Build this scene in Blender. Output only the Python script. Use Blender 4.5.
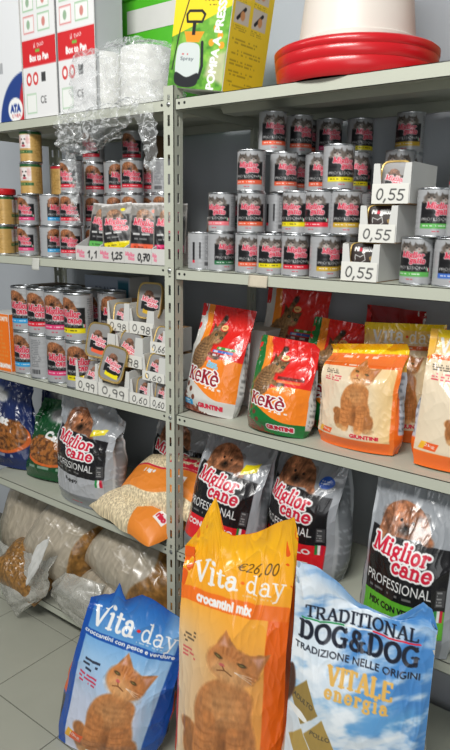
import bpy, bmesh, math, random
import numpy as np
from mathutils import Matrix, Vector
for o in list(bpy.data.objects): bpy.data.objects.remove(o, do_unlink=True)
scene = bpy.context.scene
COL = scene.collection
rad = math.radians

# ------------------------------------------------------------------ camera, world, lights, exposure
cam_data = bpy.data.cameras.new('camera'); cam = bpy.data.objects.new('camera', cam_data); COL.objects.link(cam)
cam_data.sensor_fit = 'VERTICAL'; cam_data.sensor_height = 36.0; cam_data.lens = 645.26 * 36.0 / 750.0
cam_data.clip_start = 0.02; cam_data.clip_end = 60
_pitch, _yaw, _roll = .2296, .6509, .0142
_F = Vector((-math.sin(_yaw)*math.cos(_pitch), math.cos(_yaw)*math.cos(_pitch), -math.sin(_pitch)))
_R0 = Vector((math.cos(_yaw), math.sin(_yaw), 0)); _U0 = _R0.cross(_F)
_R = math.cos(_roll)*_R0 + math.sin(_roll)*_U0; _U = -math.sin(_roll)*_R0 + math.cos(_roll)*_U0
_m = Matrix((_R, _U, -_F)).transposed().to_4x4(); _m.translation = Vector((1.2146, -1.3553, 1.5096))
cam.matrix_world = _m
scene.camera = cam

world = bpy.data.worlds.new('world'); scene.world = world; world.use_nodes = True
_bg = world.node_tree.nodes['Background']; _bg.inputs['Color'].default_value = (.86, .93, 1.0, 1); _bg.inputs['Strength'].default_value = .14

def area_light(name, loc, target, sx, sy, power, color):
    d = bpy.data.lights.new(name, 'AREA'); d.shape = 'RECTANGLE'; d.size = sx; d.size_y = sy; d.energy = power; d.color = color
    o = bpy.data.objects.new(name, d); COL.objects.link(o); o.location = loc
    o.rotation_euler = (Vector(target) - Vector(loc)).to_track_quat('-Z', 'Y').to_euler()
    return o
# shop-front daylight behind and to the right of the camera, two ceiling fittings over the aisle
area_light('shop_window_light', (2.6, -3.4, 1.9), (0.2, 0.0, 1.0), 2.2, 1.6, 24, (.97, .99, 1.0))
area_light('ceiling_tube_light', (0.75, -2.1, 3.15), (0.4, 0.0, 1.0), 1.6, .5, 74, (1.0, .985, .95))
area_light('ceiling_tube_light', (-1.6, -2.1, 3.15), (-1.0, 0.0, .6), 1.6, .5, 16, (1.0, .985, .95))

vs = scene.view_settings
vs.view_transform = 'Standard'; vs.look = 'None'; vs.gamma = 1.0; vs.use_curve_mapping = False; vs.exposure = 0.15

# ------------------------------------------------------------------ helpers: colour, noise
def srgb(c):
    c = np.asarray(c, float)
    return np.where(c <= .04045, c/12.92, ((c+.055)/1.055)**2.4)
def rgb(r, g, b): return np.array((r, g, b), float)/255.
def _hash(i, j, seed):
    n = (i.astype(np.int64)*374761393 + j.astype(np.int64)*668265263 + seed*1442695041) & 0x7fffffff
    n = ((n ^ (n >> 13))*1274126177) & 0x7fffffff
    n = n ^ (n >> 16)
    return (n & 0xffff)/32767.5 - 1.0
def vn(x, y, seed=0):
    x = np.asarray(x, float); y = np.asarray(y, float)
    i = np.floor(x).astype(np.int64); j = np.floor(y).astype(np.int64); fx = x-i; fy = y-j
    fx = fx*fx*fx*(fx*(fx*6-15)+10); fy = fy*fy*fy*(fy*(fy*6-15)+10)
    a = _hash(i, j, seed); b = _hash(i+1, j, seed); c = _hash(i, j+1, seed); d = _hash(i+1, j+1, seed)
    return (a*(1-fx)+b*fx)*(1-fy) + (c*(1-fx)+d*fx)*fy
def fbm(x, y, seed=0, n=3):
    r = 0; a = 1.0
    for k in range(n): r = r + a*vn(x*2**k, y*2**k, seed+k*7); a *= .5
    return r/1.75
def ridge(x, y, seed=0):           # sharp creases, about -1..1
    return 1-2*np.abs(vn(x, y, seed))**.7
def sst(a, b, x):
    t = np.clip((np.asarray(x, float)-a)/(b-a), 0, 1); return t*t*(3-2*t)

# ------------------------------------------------------------------ a small painter that fills arrays of vertex colours (flat print)
class Cv:
    def __init__(s, w, h, col, aspect=None):
        s.w, s.h = w, h; s.A = aspect if aspect else w/h
        s.a = np.empty((h, w, 3)); s.a[:] = col
        s.X, s.Y = np.meshgrid((np.arange(w)+.5)/w*s.A, 1-(np.arange(h)+.5)/h)
        s.px = max(1.0/h, s.A/w)
    def put(s, m, col, alpha=1.0):
        m = np.clip(m, 0, 1)[..., None]*alpha
        s.a[:] = s.a*(1-m) + np.asarray(col)*m
    def cov(s, d, soft=0):          # signed distance -> coverage
        return np.clip(.5 - d/max(s.px, soft), 0, 1)
    def rect(s, x0, y0, x1, y1, col, alpha=1, soft=0):
        d = np.maximum(np.maximum(x0-s.X, s.X-x1), np.maximum(y0-s.Y, s.Y-y1)); s.put(s.cov(d, soft), col, alpha)
    def d_poly(s, pts, X=None, Y=None):
        X = s.X if X is None else X; Y = s.Y if Y is None else Y
        d = np.full(X.shape, 1e9); ins = np.zeros(X.shape, bool); n = len(pts)
        for k in range(n):
            (ax, ay), (bx, by) = pts[k], pts[(k+1) % n]
            ex, ey = bx-ax, by-ay; L = ex*ex+ey*ey+1e-12
            t = np.clip(((X-ax)*ex+(Y-ay)*ey)/L, 0, 1)
            d = np.minimum(d, (X-ax-t*ex)**2+(Y-ay-t*ey)**2)
            c = ((ay > Y) != (by > Y)) & (X < (bx-ax)*(Y-ay)/(by-ay+1e-12)+ax); ins ^= c
        d = np.sqrt(d); return np.where(ins, -d, d)
    def poly(s, pts, col, alpha=1, soft=0): s.put(s.cov(s.d_poly(pts), soft), col, alpha)
    def blob(s, pts, col, alpha=1, soft=0):     # smooth closed curve through points
        s.poly(smooth_closed(pts), col, alpha, soft)
    def d_ell(s, cx, cy, rx, ry, rot=0):
        c, n = math.cos(rad(rot)), math.sin(rad(rot)); x = (s.X-cx)*c+(s.Y-cy)*n; y = -(s.X-cx)*n+(s.Y-cy)*c
        k = np.sqrt((x/rx)**2+(y/ry)**2); return (k-1)*min(rx, ry)
    def ell(s, cx, cy, rx, ry, col, rot=0, alpha=1, soft=0): s.put(s.cov(s.d_ell(cx, cy, rx, ry, rot), soft), col, alpha)
    def d_line(s, pts, X=None, Y=None):
        X = s.X if X is None else X; Y = s.Y if Y is None else Y
        d = np.full(X.shape, 1e9)
        if len(pts) == 1: pts = [pts[0], pts[0]]
        for (ax, ay), (bx, by) in zip(pts[:-1], pts[1:]):
            ex, ey = bx-ax, by-ay; L = ex*ex+ey*ey+1e-12
            t = np.clip(((X-ax)*ex+(Y-ay)*ey)/L, 0, 1)
            d = np.minimum(d, (X-ax-t*ex)**2+(Y-ay-t*ey)**2)
        return np.sqrt(d)
    def line(s, pts, w, col, alpha=1, soft=0): s.put(s.cov(s.d_line(pts)-w/2, soft), col, alpha)
    def speck(s, amt, scale, seed=0):           # printed mottling
        s.a *= (1+amt*fbm(s.X*scale, s.Y*scale, seed))[..., None]; np.clip(s.a, 0, 1, out=s.a)
    def txtlines(s, x0, y0, x1, y1, n, col, alpha=.8, seed=1, fill=.62):   # print too small to read
        hh = (y1-y0)/n
        for k in range(n):
            yc = y1-(k+.5)*hh; m = np.clip(.5-(np.abs(s.Y-yc)-hh*.26)/s.px, 0, 1)
            g = (vn(s.X/hh*1.6, np.full_like(s.X, k*3.7), seed) > (.5-fill)*1.6)
            e = x1-(x1-x0)*.28*(abs(math.sin(k*12.9+seed)))
            s.put(m*g*((s.X > x0) & (s.X < e)), col, alpha)
    # --- lettering from the built-in font, fitted to a box
    def text(s, t, x0, y0, x1, y1, col, rot=0, shear=0, bold=0, alpha=1, outline=None, ow=0):
        tri = font_tris(t); mn = tri.reshape(-1, 2).min(0); mx = tri.reshape(-1, 2).max(0)
        q = (tri-mn)/(mx-mn)*np.array((x1-x0, y1-y0)); q[..., 0] += shear*q[..., 1]
        cx, cy = (x1-x0)/2, (y1-y0)/2; c, n = math.cos(rad(rot)), math.sin(rad(rot))
        qx = (q[..., 0]-cx)*c-(q[..., 1]-cy)*n+x0+cx; qy = (q[..., 0]-cx)*n+(q[..., 1]-cy)*c+y0+cy
        SS = 3; gx = qx/s.A*s.w*SS-.5; gy = (1-qy)*s.h*SS-.5; M = np.zeros((s.h*SS, s.w*SS), bool)
        for X3, Y3 in zip(gx, gy):
            a0, a1 = max(int(X3.min()), 0), min(int(X3.max())+2, s.w*SS); b0, b1 = max(int(Y3.min()), 0), min(int(Y3.max())+2, s.h*SS)
            if a1 <= a0 or b1 <= b0: continue
            xx, yy = np.meshgrid(np.arange(a0, a1), np.arange(b0, b1))
            f = [(X3[(k+1) % 3]-X3[k])*(yy-Y3[k])-(Y3[(k+1) % 3]-Y3[k])*(xx-X3[k]) for k in range(3)]
            M[b0:b1, a0:a1] |= ((f[0] >= 0) & (f[1] >= 0) & (f[2] >= 0)) | ((f[0] <= 0) & (f[1] <= 0) & (f[2] <= 0))
        def dil(M, r):
            r = int(round(r)); O = M.copy()
            for dx in range(-r, r+1):
                for dy in range(-r, r+1):
                    if dx*dx+dy*dy <= r*r+.5: O |= np.roll(np.roll(M, dx, 1), dy, 0)
            return O
        k = s.h*SS
        if bold: M = dil(M, bold*k)
        red = lambda M: M.reshape(s.h, SS, s.w, SS).mean((1, 3))
        if outline is not None: s.put(red(dil(M, ow*k)), outline, alpha)
        s.put(red(M), col, alpha)
    # --- slab-serif lettering drawn as strokes
    def slab(s, t, x0, y, size, col, wt=.11, sx=1.0, shear=0, rot=0, outline=None, ow=0, track=0, alpha=1, width=None, wave=0):
        adv = sum(GL[c][0]+track for c in t)
        if width: sx = width/(adv*size)
        c, n = math.cos(rad(rot)), math.sin(rad(rot)); d = np.full(s.X.shape, 1e9); x = 0.0
        for ch in t:
            for pts, k in GL[ch][1]:
                P = []
                for px, py in pts:
                    lx = (x+px)*sx*size+shear*py*size; ly = py*size+wave*math.sin(lx/(adv*size*sx)*6.0)
                    P.append((x0+lx*c-ly*n, y+lx*n+ly*c))
                xs = [p[0] for p in P]; ys = [p[1] for p in P]; m = size*(wt+.1)+ow
                i0 = max(int((min(xs)-m)/s.A*s.w), 0); i1 = min(int((max(xs)+m)/s.A*s.w)+2, s.w)
                j0 = max(int((1-max(ys)-m)*s.h), 0); j1 = min(int((1-min(ys)+m)*s.h)+2, s.h)
                if i1 <= i0 or j1 <= j0: continue
                dd = s.d_line(P, s.X[j0:j1, i0:i1], s.Y[j0:j1, i0:i1])-size*wt*k/2
                d[j0:j1, i0:i1] = np.minimum(d[j0:j1, i0:i1], dd)
            x += GL[ch][0]+track
        if outline is not None: s.put(s.cov(d-ow), outline, alpha)
        s.put(s.cov(d), col, alpha)

def smooth_closed(pts, n=5):
    P = np.array(pts, float); N = len(P); out = []
    for k in range(N):
        a, b, c, d = P[k-1], P[k], P[(k+1) % N], P[(k+2) % N]
        for j in range(n):
            t = j/n; out.append(tuple(.5*((2*b)+(-a+c)*t+(2*a-5*b+4*c-d)*t*t+(-a+3*b-3*c+d)*t**3)))
    return out
_ft = {}
def font_tris(t):
    if t in _ft: return _ft[t]
    cu = bpy.data.curves.new('t', 'FONT'); cu.body = t; cu.resolution_u = 4
    o = bpy.data.objects.new('t', cu); COL.objects.link(o); dg = bpy.context.evaluated_depsgraph_get()
    me = o.evaluated_get(dg).to_mesh(); me.calc_loop_triangles()
    co = np.array([v.co[:2] for v in me.vertices]); tr = np.array([co[list(l.vertices)] for l in me.loop_triangles])
    o.evaluated_get(dg).to_mesh_clear(); bpy.data.objects.remove(o, do_unlink=True); bpy.data.curves.remove(cu)
    _ft[t] = tr; return tr
def AR(cx, cy, rx, ry, a0, a1, n=10): return [(cx+rx*math.cos(rad(a0+(a1-a0)*k/n)), cy+ry*math.sin(rad(a0+(a1-a0)*k/n))) for k in range(n+1)]
def SF(x, y, l=.1, r=.1, k=.62): return ([(x-l, y), (x+r, y)], k)
X5, CP = .50, .74
GL = {
 ' ': (.3, []),
 'i': (.30, [([(.15, .02), (.15, X5)], 1), SF(.15, .02), SF(.15, X5, .1, 0), ([(.15, .70)], 1.25)]),
 'l': (.30, [([(.15, .02), (.15, .78)], 1), SF(.15, .02), SF(.15, .77, .1, 0)]),
 'o': (.52, [(AR(.26, .25, .18, .23, 0, 360, 16), 1)]),
 'r': (.44, [([(.15, .02), (.15, X5)], 1), SF(.15, .02), SF(.15, X5, .1, 0), (AR(.29, .33, .13, .16, 170, 50, 6), .9), ([(.38, .43)], 1.2)]),
 'c': (.46, [(AR(.26, .25, .18, .23, 50, 315, 14), 1), ([(.37, .40)], 1.2)]),
 'e': (.50, [(AR(.26, .25, .18, .23, 0, 318, 16), 1), ([(.09, .26), (.43, .26)], .6)]),
 'n': (.58, [([(.15, .02), (.15, X5)], 1), ([(.43, .02), (.43, .33)], 1), SF(.15, .02), SF(.43, .02), SF(.15, X5, .1, 0), (AR(.29, .32, .14, .16, 170, 0, 8), .85)]),
 'a': (.52, [([(.38, .05), (.38, .34)], 1), (AR(.24, .34, .14, .14, 0, 150, 8), .9), (AR(.23, .15, .15, .14, 60, 330, 12), .9), SF(.41, .03, 0, .1), ([(.13, .39)], 1.1)]),
 'g': (.52, [(AR(.24, .33, .15, .15, 0, 360, 14), .9), ([(.36, .44), (.48, .49)], .8), ([(.14, .22), (.12, .12), (.34, .08), (.42, .0)], .8), (AR(.25, -.07, .18, .11, 20, -200, 14), .8), ([(.09, -.03), (.16, .1)], .7)]),
 't': (.36, [([(.16, .12), (.16, .66)], 1), ([(.05, X5), (.32, X5)], .65), (AR(.25, .13, .09, .11, 180, 320, 6), .9)]),
 'd': (.56, [([(.40, .02), (.40, .77)], 1), SF(.40, .76, .1, 0), SF(.43, .02, 0, .1), (AR(.23, .25, .15, .23, 40, 320, 12), .95)]),
 'y': (.52, [([(.10, X5), (.28, .06)], 1), ([(.44, X5), (.22, -.16), (.10, -.2)], .7), SF(.10, X5), SF(.44, X5, .08, .08)]),
 'u': (.58, [([(.14, X5), (.14, .18)], 1), (AR(.27, .17, .13, .15, 180, 350, 8), .9), ([(.42, X5), (.42, .02)], 1), SF(.14, X5, .1, 0), SF(.42, X5, .1, 0), SF(.45, .02, 0, .08)]),
 'm': (.84, [([(.14, .02), (.14, X5)], 1), ([(.41, .02), (.41, .34)], 1), ([(.68, .02), (.68, .34)], 1), SF(.14, .02), SF(.41, .02), SF(.68, .02), SF(.14, X5, .1, 0), (AR(.275, .33, .135, .15, 170, 0, 8), .8), (AR(.545, .33, .135, .15, 170, 0, 8), .8)]),
 'x': (.5, [([(.10, X5), (.40, .02)], 1), ([(.40, X5), (.10, .02)], .7)]),
 'V': (.66, [([(.08, CP), (.32, .02)], 1.1), ([(.58, CP), (.34, .02)], .75), SF(.09, CP, .1, .12), SF(.57, CP, .1, .1)]),
 'M': (.92, [([(.16, .02), (.16, CP)], 1), ([(.17, CP), (.45, .06)], 1), ([(.45, .06), (.74, CP)], .8), ([(.76, .02), (.76, CP)], 1.1), SF(.16, .02, .12, .12), SF(.76, .02, .12, .12), SF(.14, CP, .12, .05), SF(.78, CP, .05, .12)]),
 'K': (.74, [([(.17, .02), (.17, CP)], 1.15), ([(.20, .32), (.58, CP)], .8), ([(.30, .44), (.60, .02)], 1.15), SF(.17, .02, .14, .12), SF(.17, CP, .14, .12), SF(.58, CP, .1, .1), SF(.60, .02, .1, .12)]),
 'T': (.66, [([(.33, .02), (.33, CP)], 1), ([(.05, CP), (.61, CP)], .7), SF(.33, .02, .12, .12), ([(.05, CP), (.04, .6)], .6), ([(.61, CP), (.62, .6)], .6)]),
 'R': (.70, [([(.16, .02), (.16, CP)], 1), ([(.16, CP), (.38, CP)], .7), (AR(.38, .56, .16, .18, 90, -90, 10), .9), ([(.16, .38), (.38, .38)], .7), ([(.36, .38), (.58, .02)], 1), SF(.16, .02), SF(.60, .02, .04, .1), SF(.16, CP, .1, 0)]),
 'A': (.74, [([(.12, .02), (.36, CP)], .75), ([(.38, CP), (.62, .02)], 1.1), ([(.2, .26), (.54, .26)], .6), SF(.12, .02, .11, .1), SF(.62, .02, .1, .11)]),
 'D': (.74, [([(.16, .02), (.16, CP)], 1.05), ([(.16, CP), (.34, CP)], .7), ([(.16, .02), (.34, .02)], .7), (AR(.34, .38, .28, .36, 90, -90, 14), 1), SF(.14, .02, .1, 0), SF(.14, CP, .1, 0)]),
 'I': (.34, [([(.17, .02), (.17, CP)], 1), SF(.17, .02, .12, .12), SF(.17, CP, .12, .12)]),
 'O': (.76, [(AR(.38, .38, .29, .36, 0, 360, 20), 1)]),
 'N': (.78, [([(.15, .02), (.15, CP)], .8), ([(.15, CP), (.62, .02)], 1.1), ([(.62, .02), (.62, CP)], .8), SF(.15, .02), SF(.12, CP, .1, .05), SF(.62, CP)]),
 'L': (.62, [([(.16, .02), (.16, CP)], 1), ([(.16, .02), (.56, .02)], .7), ([(.56, .02), (.57, .16)], .6), SF(.16, CP), SF(.14, .02, .1, 0)]),
 'G': (.76, [(AR(.38, .38, .29, .36, 45, 320, 18), 1), ([(.60, .06), (.60, .34)], .95), SF(.58, .34, .14, .1), ([(.59, .62), (.60, .74)], .6)]),
 'E': (.64, [([(.16, .02), (.16, CP)], 1), ([(.14, CP), (.54, CP)], .7), ([(.14, .02), (.56, .02)], .7), ([(.16, .39), (.42, .39)], .65), ([(.54, CP), (.55, .6)], .6), ([(.56, .02), (.57, .16)], .6)]),
 '&': (.78, [(AR(.32, .58, .13, .16, -30, 250, 12), .9), ([(.24, .46), (.62, .02)], 1), (AR(.32, .2, .2, .19, 130, 330, 12), .9), ([(.48, .1), (.6, .34)], .7), SF(.6, .34, .08, .08), SF(.64, .02, .04, .08)]),
}
GL['\u00e8'] = (GL['e'][0], GL['e'][1]+[([(.16, .74), (.3, .62)], .9)])
GL['\u0113'] = (.62, [(AR(.31, .30, .23, .29, 5, 310, 18), .95), ([(.09, .31), (.52, .33)], .55)]); GL['\u011b'] = (.62, GL['\u0113'][1]+[([(.20, .84), (.36, .72)], .9)])
HD = {   # hand-written marker figures
 '0': (.5, [(AR(.24, .36, .17, .34, 100, 455, 16), 1)]), '1': (.3, [([(.06, .5), (.18, .72), (.18, .02)], 1)]),
 '2': (.5, [(AR(.22, .52, .16, .19, 160, -30, 8)+[(.05, .02), (.42, .05)], 1)]),
 '5': (.5, [([(.4, .72), (.12, .7), (.1, .42)]+AR(.22, .24, .18, .2, 100, -140, 10), 1)]),
 '6': (.48, [([(.34, .72), (.14, .46), (.07, .24)]+AR(.22, .2, .15, .18, 180, 540, 14), 1)]),
 '7': (.46, [([(.04, .68), (.4, .7), (.16, .02)], 1), ([(.1, .36), (.34, .38)], 1)]),
 '8': (.46, [(AR(.22, .54, .13, .17, -90, 270, 12), 1), (AR(.22, .18, .16, .18, 90, 450, 12), 1)]),
 '9': (.46, [(AR(.2, .52, .15, .18, 20, 380, 14)+[(.36, .5), (.32, .02)], 1)]),
 ',': (.24, [([(.12, .06), (.06, -.14)], 1.1)]),
 '\u20ac': (.6, [(AR(.36, .36, .26, .32, 50, 310, 14), 1), ([(.0, .44), (.42, .46)], 1), ([(.0, .3), (.38, .32)], 1)]),
}
for k_, v_ in HD.items(): GL['h'+k_] = v_
def hand(cv, t, x0, y, size, col=(.06, .06, .07), wt=.09, sx=1.0, rot=0, width=None, shear=.12):
    class T(list): pass
    cv.slab(['h'+c for c in t], x0, y, size, col, wt=wt, sx=sx, rot=rot, width=width, shear=shear)

# ------------------------------------------------------------------ mesh helpers
def mesh_grid(name, P, C=None, close=False, smooth=True, flip=False):
    h, w = P.shape[:2]; me = bpy.data.meshes.new(name)
    idx = np.arange(h*w).reshape(h, w)
    if close: idx = np.concatenate([idx, idx[:, :1]], 1)
    q = np.stack([idx[:-1, :-1], idx[1:, :-1], idx[1:, 1:], idx[:-1, 1:]], -1).reshape(-1, 4)
    if flip: q = q[:, ::-1]
    me.vertices.add(h*w); me.vertices.foreach_set('co', np.ascontiguousarray(P, np.float32).ravel())
    me.loops.add(q.size); me.loops.foreach_set('vertex_index', np.ascontiguousarray(q, np.int32).ravel())
    me.polygons.add(len(q)); me.polygons.foreach_set('loop_start', np.arange(0, q.size, 4, dtype=np.int32))
    if smooth: me.polygons.foreach_set('use_smooth', np.ones(len(q), bool))
    me.update(calc_edges=True)
    if C is not None: set_cols(me, C)
    return me
def set_cols(me, C):
    ca = me.color_attributes.new('Col', 'FLOAT_COLOR', 'POINT')
    c = np.ones((len(me.vertices), 4), np.float32); c[:, :3] = srgb(np.asarray(C).reshape(-1, 3)); ca.data.foreach_set('color', c.ravel())
def link(name, me, mat, parent=None):
    o = bpy.data.objects.new(name, me); COL.objects.link(o)
    if mat is not None and not me.materials: me.materials.append(mat)
    if parent is not None: o.parent = parent
    return o
def tag(o, label=None, cat=None, group=None, kind=None):
    if label: o['label'] = label
    if cat: o['category'] = cat
    if group: o['group'] = group
    if kind: o['kind'] = kind
    return o
def empty(name, loc, label, cat, group=None, rz=0, rot=None):
    o = bpy.data.objects.new(name, None); o.empty_display_size = .05; COL.objects.link(o); o.location = loc
    o.rotation_euler = rot if rot else (0, 0, rz)
    return tag(o, label, cat, group)
def bag_rot(yaw, lean, roll):        # degrees; roll about Y first, then lean back, then yaw
    return (Matrix.Rotation(rad(yaw), 3, 'Z') @ Matrix.Rotation(-rad(lean), 3, 'X') @ Matrix.Rotation(rad(roll), 3, 'Y')).to_euler()
class MB:
    def __init__(s): s.v = []; s.f = []; s.c = []
    def box(s, x0, y0, z0, x1, y1, z1, c=None):
        n = len(s.v); s.v += [(x0, y0, z0), (x1, y0, z0), (x1, y1, z0), (x0, y1, z0), (x0, y0, z1), (x1, y0, z1), (x1, y1, z1), (x0, y1, z1)]
        s.f += [[n+i for i in q] for q in ((0, 3, 2, 1), (4, 5, 6, 7), (0, 1, 5, 4), (1, 2, 6, 5), (2, 3, 7, 6), (3, 0, 4, 7))]; return s
    def prism(s, pts, axis, a, b):        # extrude 2-D outline (ccw) along an axis
        n = len(s.v); k = len(pts)
        def P(p, t): return {'x': (t, p[0], p[1]), 'y': (p[0], t, p[1]), 'z': (p[0], p[1], t)}[axis]
        s.v += [P(p, a) for p in pts]+[P(p, b) for p in pts]
        s.f += [list(range(n, n+k))[::-1], list(range(n+k, n+2*k))]
        s.f += [[n+i, n+(i+1) % k, n+k+(i+1) % k, n+k+i] for i in range(k)]; return s
    def lathe(s, prof, n=32, cx=0, cy=0, cap=True):
        b = len(s.v)
        for r, z in prof:
            for k in range(n): s.v.append((cx+r*math.cos(2*math.pi*k/n), cy+r*math.sin(2*math.pi*k/n), z))
        for i in range(len(prof)-1):
            for k in range(n):
                s.f.append([b+i*n+k, b+i*n+(k+1) % n, b+(i+1)*n+(k+1) % n, b+(i+1)*n+k])
        if cap: s.f.append([b+k for k in range(n)][::-1]); s.f.append([b+(len(prof)-1)*n+k for k in range(n)])
        return s
    def tube(s, pts, r, n=8):
        b = len(s.v); P = [Vector(p) for p in pts]
        for i, p in enumerate(P):
            t = (P[min(i+1, len(P)-1)]-P[max(i-1, 0)]).normalized(); a = t.orthogonal().normalized(); c = t.cross(a)
            for k in range(n): s.v.append(tuple(p+a*r*math.cos(2*math.pi*k/n)+c*r*math.sin(2*math.pi*k/n)))
        for i in range(len(P)-1):
            for k in range(n): s.f.append([b+i*n+k, b+i*n+(k+1) % n, b+(i+1)*n+(k+1) % n, b+(i+1)*n+k])
        s.f.append([b+k for k in range(n)][::-1]); s.f.append([b+(len(P)-1)*n+k for k in range(n)]); return s
    def mesh(s, name, bevel=0, smooth=False, auto=None):
        me = bpy.data.meshes.new(name); me.from_pydata(s.v, [], s.f); me.update()
        bm = bmesh.new(); bm.from_mesh(me)
        bmesh.ops.recalc_face_normals(bm, faces=bm.faces)
        if bevel: bmesh.ops.bevel(bm, geom=bm.edges[:], offset=bevel, segments=2, affect='EDGES', profile=.5)
        bm.to_mesh(me); bm.free()
        if smooth:
            me.polygons.foreach_set('use_smooth', np.ones(len(me.polygons), bool))
            try: me.set_sharp_from_angle(angle=rad(auto if auto else 40))
            except Exception: pass
        return me
    def build(s, name, mat, parent=None, bevel=0, smooth=False, auto=None): return link(name, s.mesh(name, bevel, smooth, auto), mat, parent)
def canvas_panel(name, cv, O, U, V, mat, parent=None, thick=None):
    """printed flat sheet: canvas stretched from O along U (right) and V (up)"""
    O, U, V = (np.array(a, float) for a in (O, U, V))
    t = np.linspace(0, 1, cv.w)[None, :, None]; v = np.linspace(1, 0, cv.h)[:, None, None]
    me = mesh_grid(name, O+U*t+V*v, cv.a, smooth=False, flip=False)
    return link(name, me, mat, parent)

# ------------------------------------------------------------------ materials
MT = {}
def material(name, col=None, rough=.5, metal=0, spec=.5, attr=False, noise=0, nscale=40, bump=0, bscale=60, coat=0, alpha=1, trans=0, col2=None, stretch=None, sheen=0):
    m = bpy.data.materials.new(name); m.use_nodes = True; nt = m.node_tree; N = nt.nodes; L = nt.links; b = N['Principled BSDF']
    b.inputs['Roughness'].default_value = rough; b.inputs['Metallic'].default_value = metal; b.inputs['Specular IOR Level'].default_value = spec
    if coat: b.inputs['Coat Weight'].default_value = coat; b.inputs['Coat Roughness'].default_value = .12
    if alpha < 1: b.inputs['Alpha'].default_value = alpha
    if trans: b.inputs['Transmission Weight'].default_value = trans
    tc = N.new('ShaderNodeTexCoord'); src = None
    if attr:
        a = N.new('ShaderNodeAttribute'); a.attribute_name = 'Col'; src = a.outputs['Color']
    else:
        c = N.new('ShaderNodeRGB'); c.outputs[0].default_value = (*srgb(col), 1); src = c.outputs[0]
    mp = N.new('ShaderNodeMapping'); L.new(tc.outputs['Object'], mp.inputs['Vector'])
    if stretch: mp.inputs['Scale'].default_value = stretch
    nz = N.new('ShaderNodeTexNoise'); nz.inputs['Scale'].default_value = nscale; nz.inputs['Detail'].default_value = 4; L.new(mp.outputs[0], nz.inputs['Vector'])
    if col2 is not None:
        mx = N.new('ShaderNodeMix'); mx.data_type = 'RGBA'; cr = N.new('ShaderNodeValToRGB'); cr.color_ramp.elements[0].position = .42; cr.color_ramp.elements[1].position = .6
        L.new(nz.outputs['Fac'], cr.inputs[0]); L.new(cr.outputs[0], mx.inputs['Factor']); L.new(src, mx.inputs['A']); mx.inputs['B'].default_value = (*srgb(col2), 1); src = mx.outputs['Result']
    if noise:
        mr = N.new('ShaderNodeMapRange'); mr.inputs['To Min'].default_value = 1-noise; mr.inputs['To Max'].default_value = 1+noise; L.new(nz.outputs['Fac'], mr.inputs['Value'])
        mm = N.new('ShaderNodeMix'); mm.data_type = 'RGBA'; mm.blend_type = 'MULTIPLY'; mm.inputs['Factor'].default_value = 1
        L.new(src, mm.inputs['A']); L.new(mr.outputs[0], mm.inputs['B']); src = mm.outputs['Result']
    L.new(src, b.inputs['Base Color'])
    if bump:
        n2 = N.new('ShaderNodeTexNoise'); n2.inputs['Scale'].default_value = bscale; n2.inputs['Detail'].default_value = 3; L.new(mp.outputs[0], n2.inputs['Vector'])
        bp = N.new('ShaderNodeBump'); bp.inputs['Strength'].default_value = bump; bp.inputs['Distance'].default_value = .002
        L.new(n2.outputs['Fac'], bp.inputs['Height']); L.new(bp.outputs[0], b.inputs['Normal'])
    MT[name] = m; return m
def vor_material(name, cols, scale, rough=.35, bump=.5, seedvec=(0, 0, 0), coat=.4):
    """packed kibble or grains: voronoi cells with several colours"""
    m = bpy.data.materials.new(name); m.use_nodes = True; nt = m.node_tree; N = nt.nodes; L = nt.links; b = N['Principled BSDF']
    tc = N.new('ShaderNodeTexCoord'); v = N.new('ShaderNodeTexVoronoi'); v.inputs['Scale'].default_value = scale; L.new(tc.outputs['Object'], v.inputs['Vector'])
    sp = N.new('ShaderNodeSeparateColor'); L.new(v.outputs['Color'], sp.inputs[0])
    cr = N.new('ShaderNodeValToRGB'); e = cr.color_ramp.elements
    while len(e) < len(cols): e.new(.5)
    for i, c in enumerate(cols): e[i].position = i/(len(cols)-1); e[i].color = (*srgb(c), 1)
    L.new(sp.outputs[0], cr.inputs[0]); L.new(cr.outputs[0], b.inputs['Base Color'])
    b.inputs['Roughness'].default_value = rough; b.inputs['Coat Weight'].default_value = coat; b.inputs['Coat Roughness'].default_value = .15
    bp = N.new('ShaderNodeBump'); bp.inputs['Strength'].default_value = bump; bp.inputs['Distance'].default_value = .004; bp.invert = True
    L.new(v.outputs['Distance'], bp.inputs['Height']); L.new(bp.outputs[0], b.inputs['Normal'])
    MT[name] = m; return m
material('steel_paint', rgb(184, 187, 172), rough=.42, noise=.05, nscale=14, bump=.06, bscale=180)
material('bolt', rgb(170, 172, 170), rough=.3, metal=.9, noise=.05)
material('tile', rgb(168, 169, 155), rough=.32, noise=.07, nscale=9, col2=None, bump=.03, bscale=40)
material('grout', rgb(92, 90, 82), rough=.9, noise=.12, nscale=60)
material('plaster', rgb(180, 185, 191), rough=.85, noise=.06, nscale=5, bump=.12, bscale=90)
material('bag_gloss', attr=True, rough=.26, spec=.45, coat=.3, bump=.05, bscale=70)
material('bag_satin', attr=True, rough=.42, spec=.45, bump=.06, bscale=70)
material('foil_print', attr=True, rough=.38, metal=.0, spec=.5)
material('can_print', attr=True, rough=.33, metal=.12, spec=.5, coat=.15)
material('can_metal', rgb(196, 198, 200), rough=.28, metal=1.0, noise=.04)
material('can_lid', rgb(150, 152, 155), rough=.34, metal=1.0, noise=.05)
material('box_print', attr=True, rough=.5, spec=.35, bump=.03, bscale=150)
material('card_white', rgb(206, 206, 202), rough=.7, noise=.04, nscale=25, bump=.08, bscale=120)
material('card_brown', rgb(134, 104, 72), rough=.85, noise=.09, nscale=22, bump=.1, bscale=120)
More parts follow.
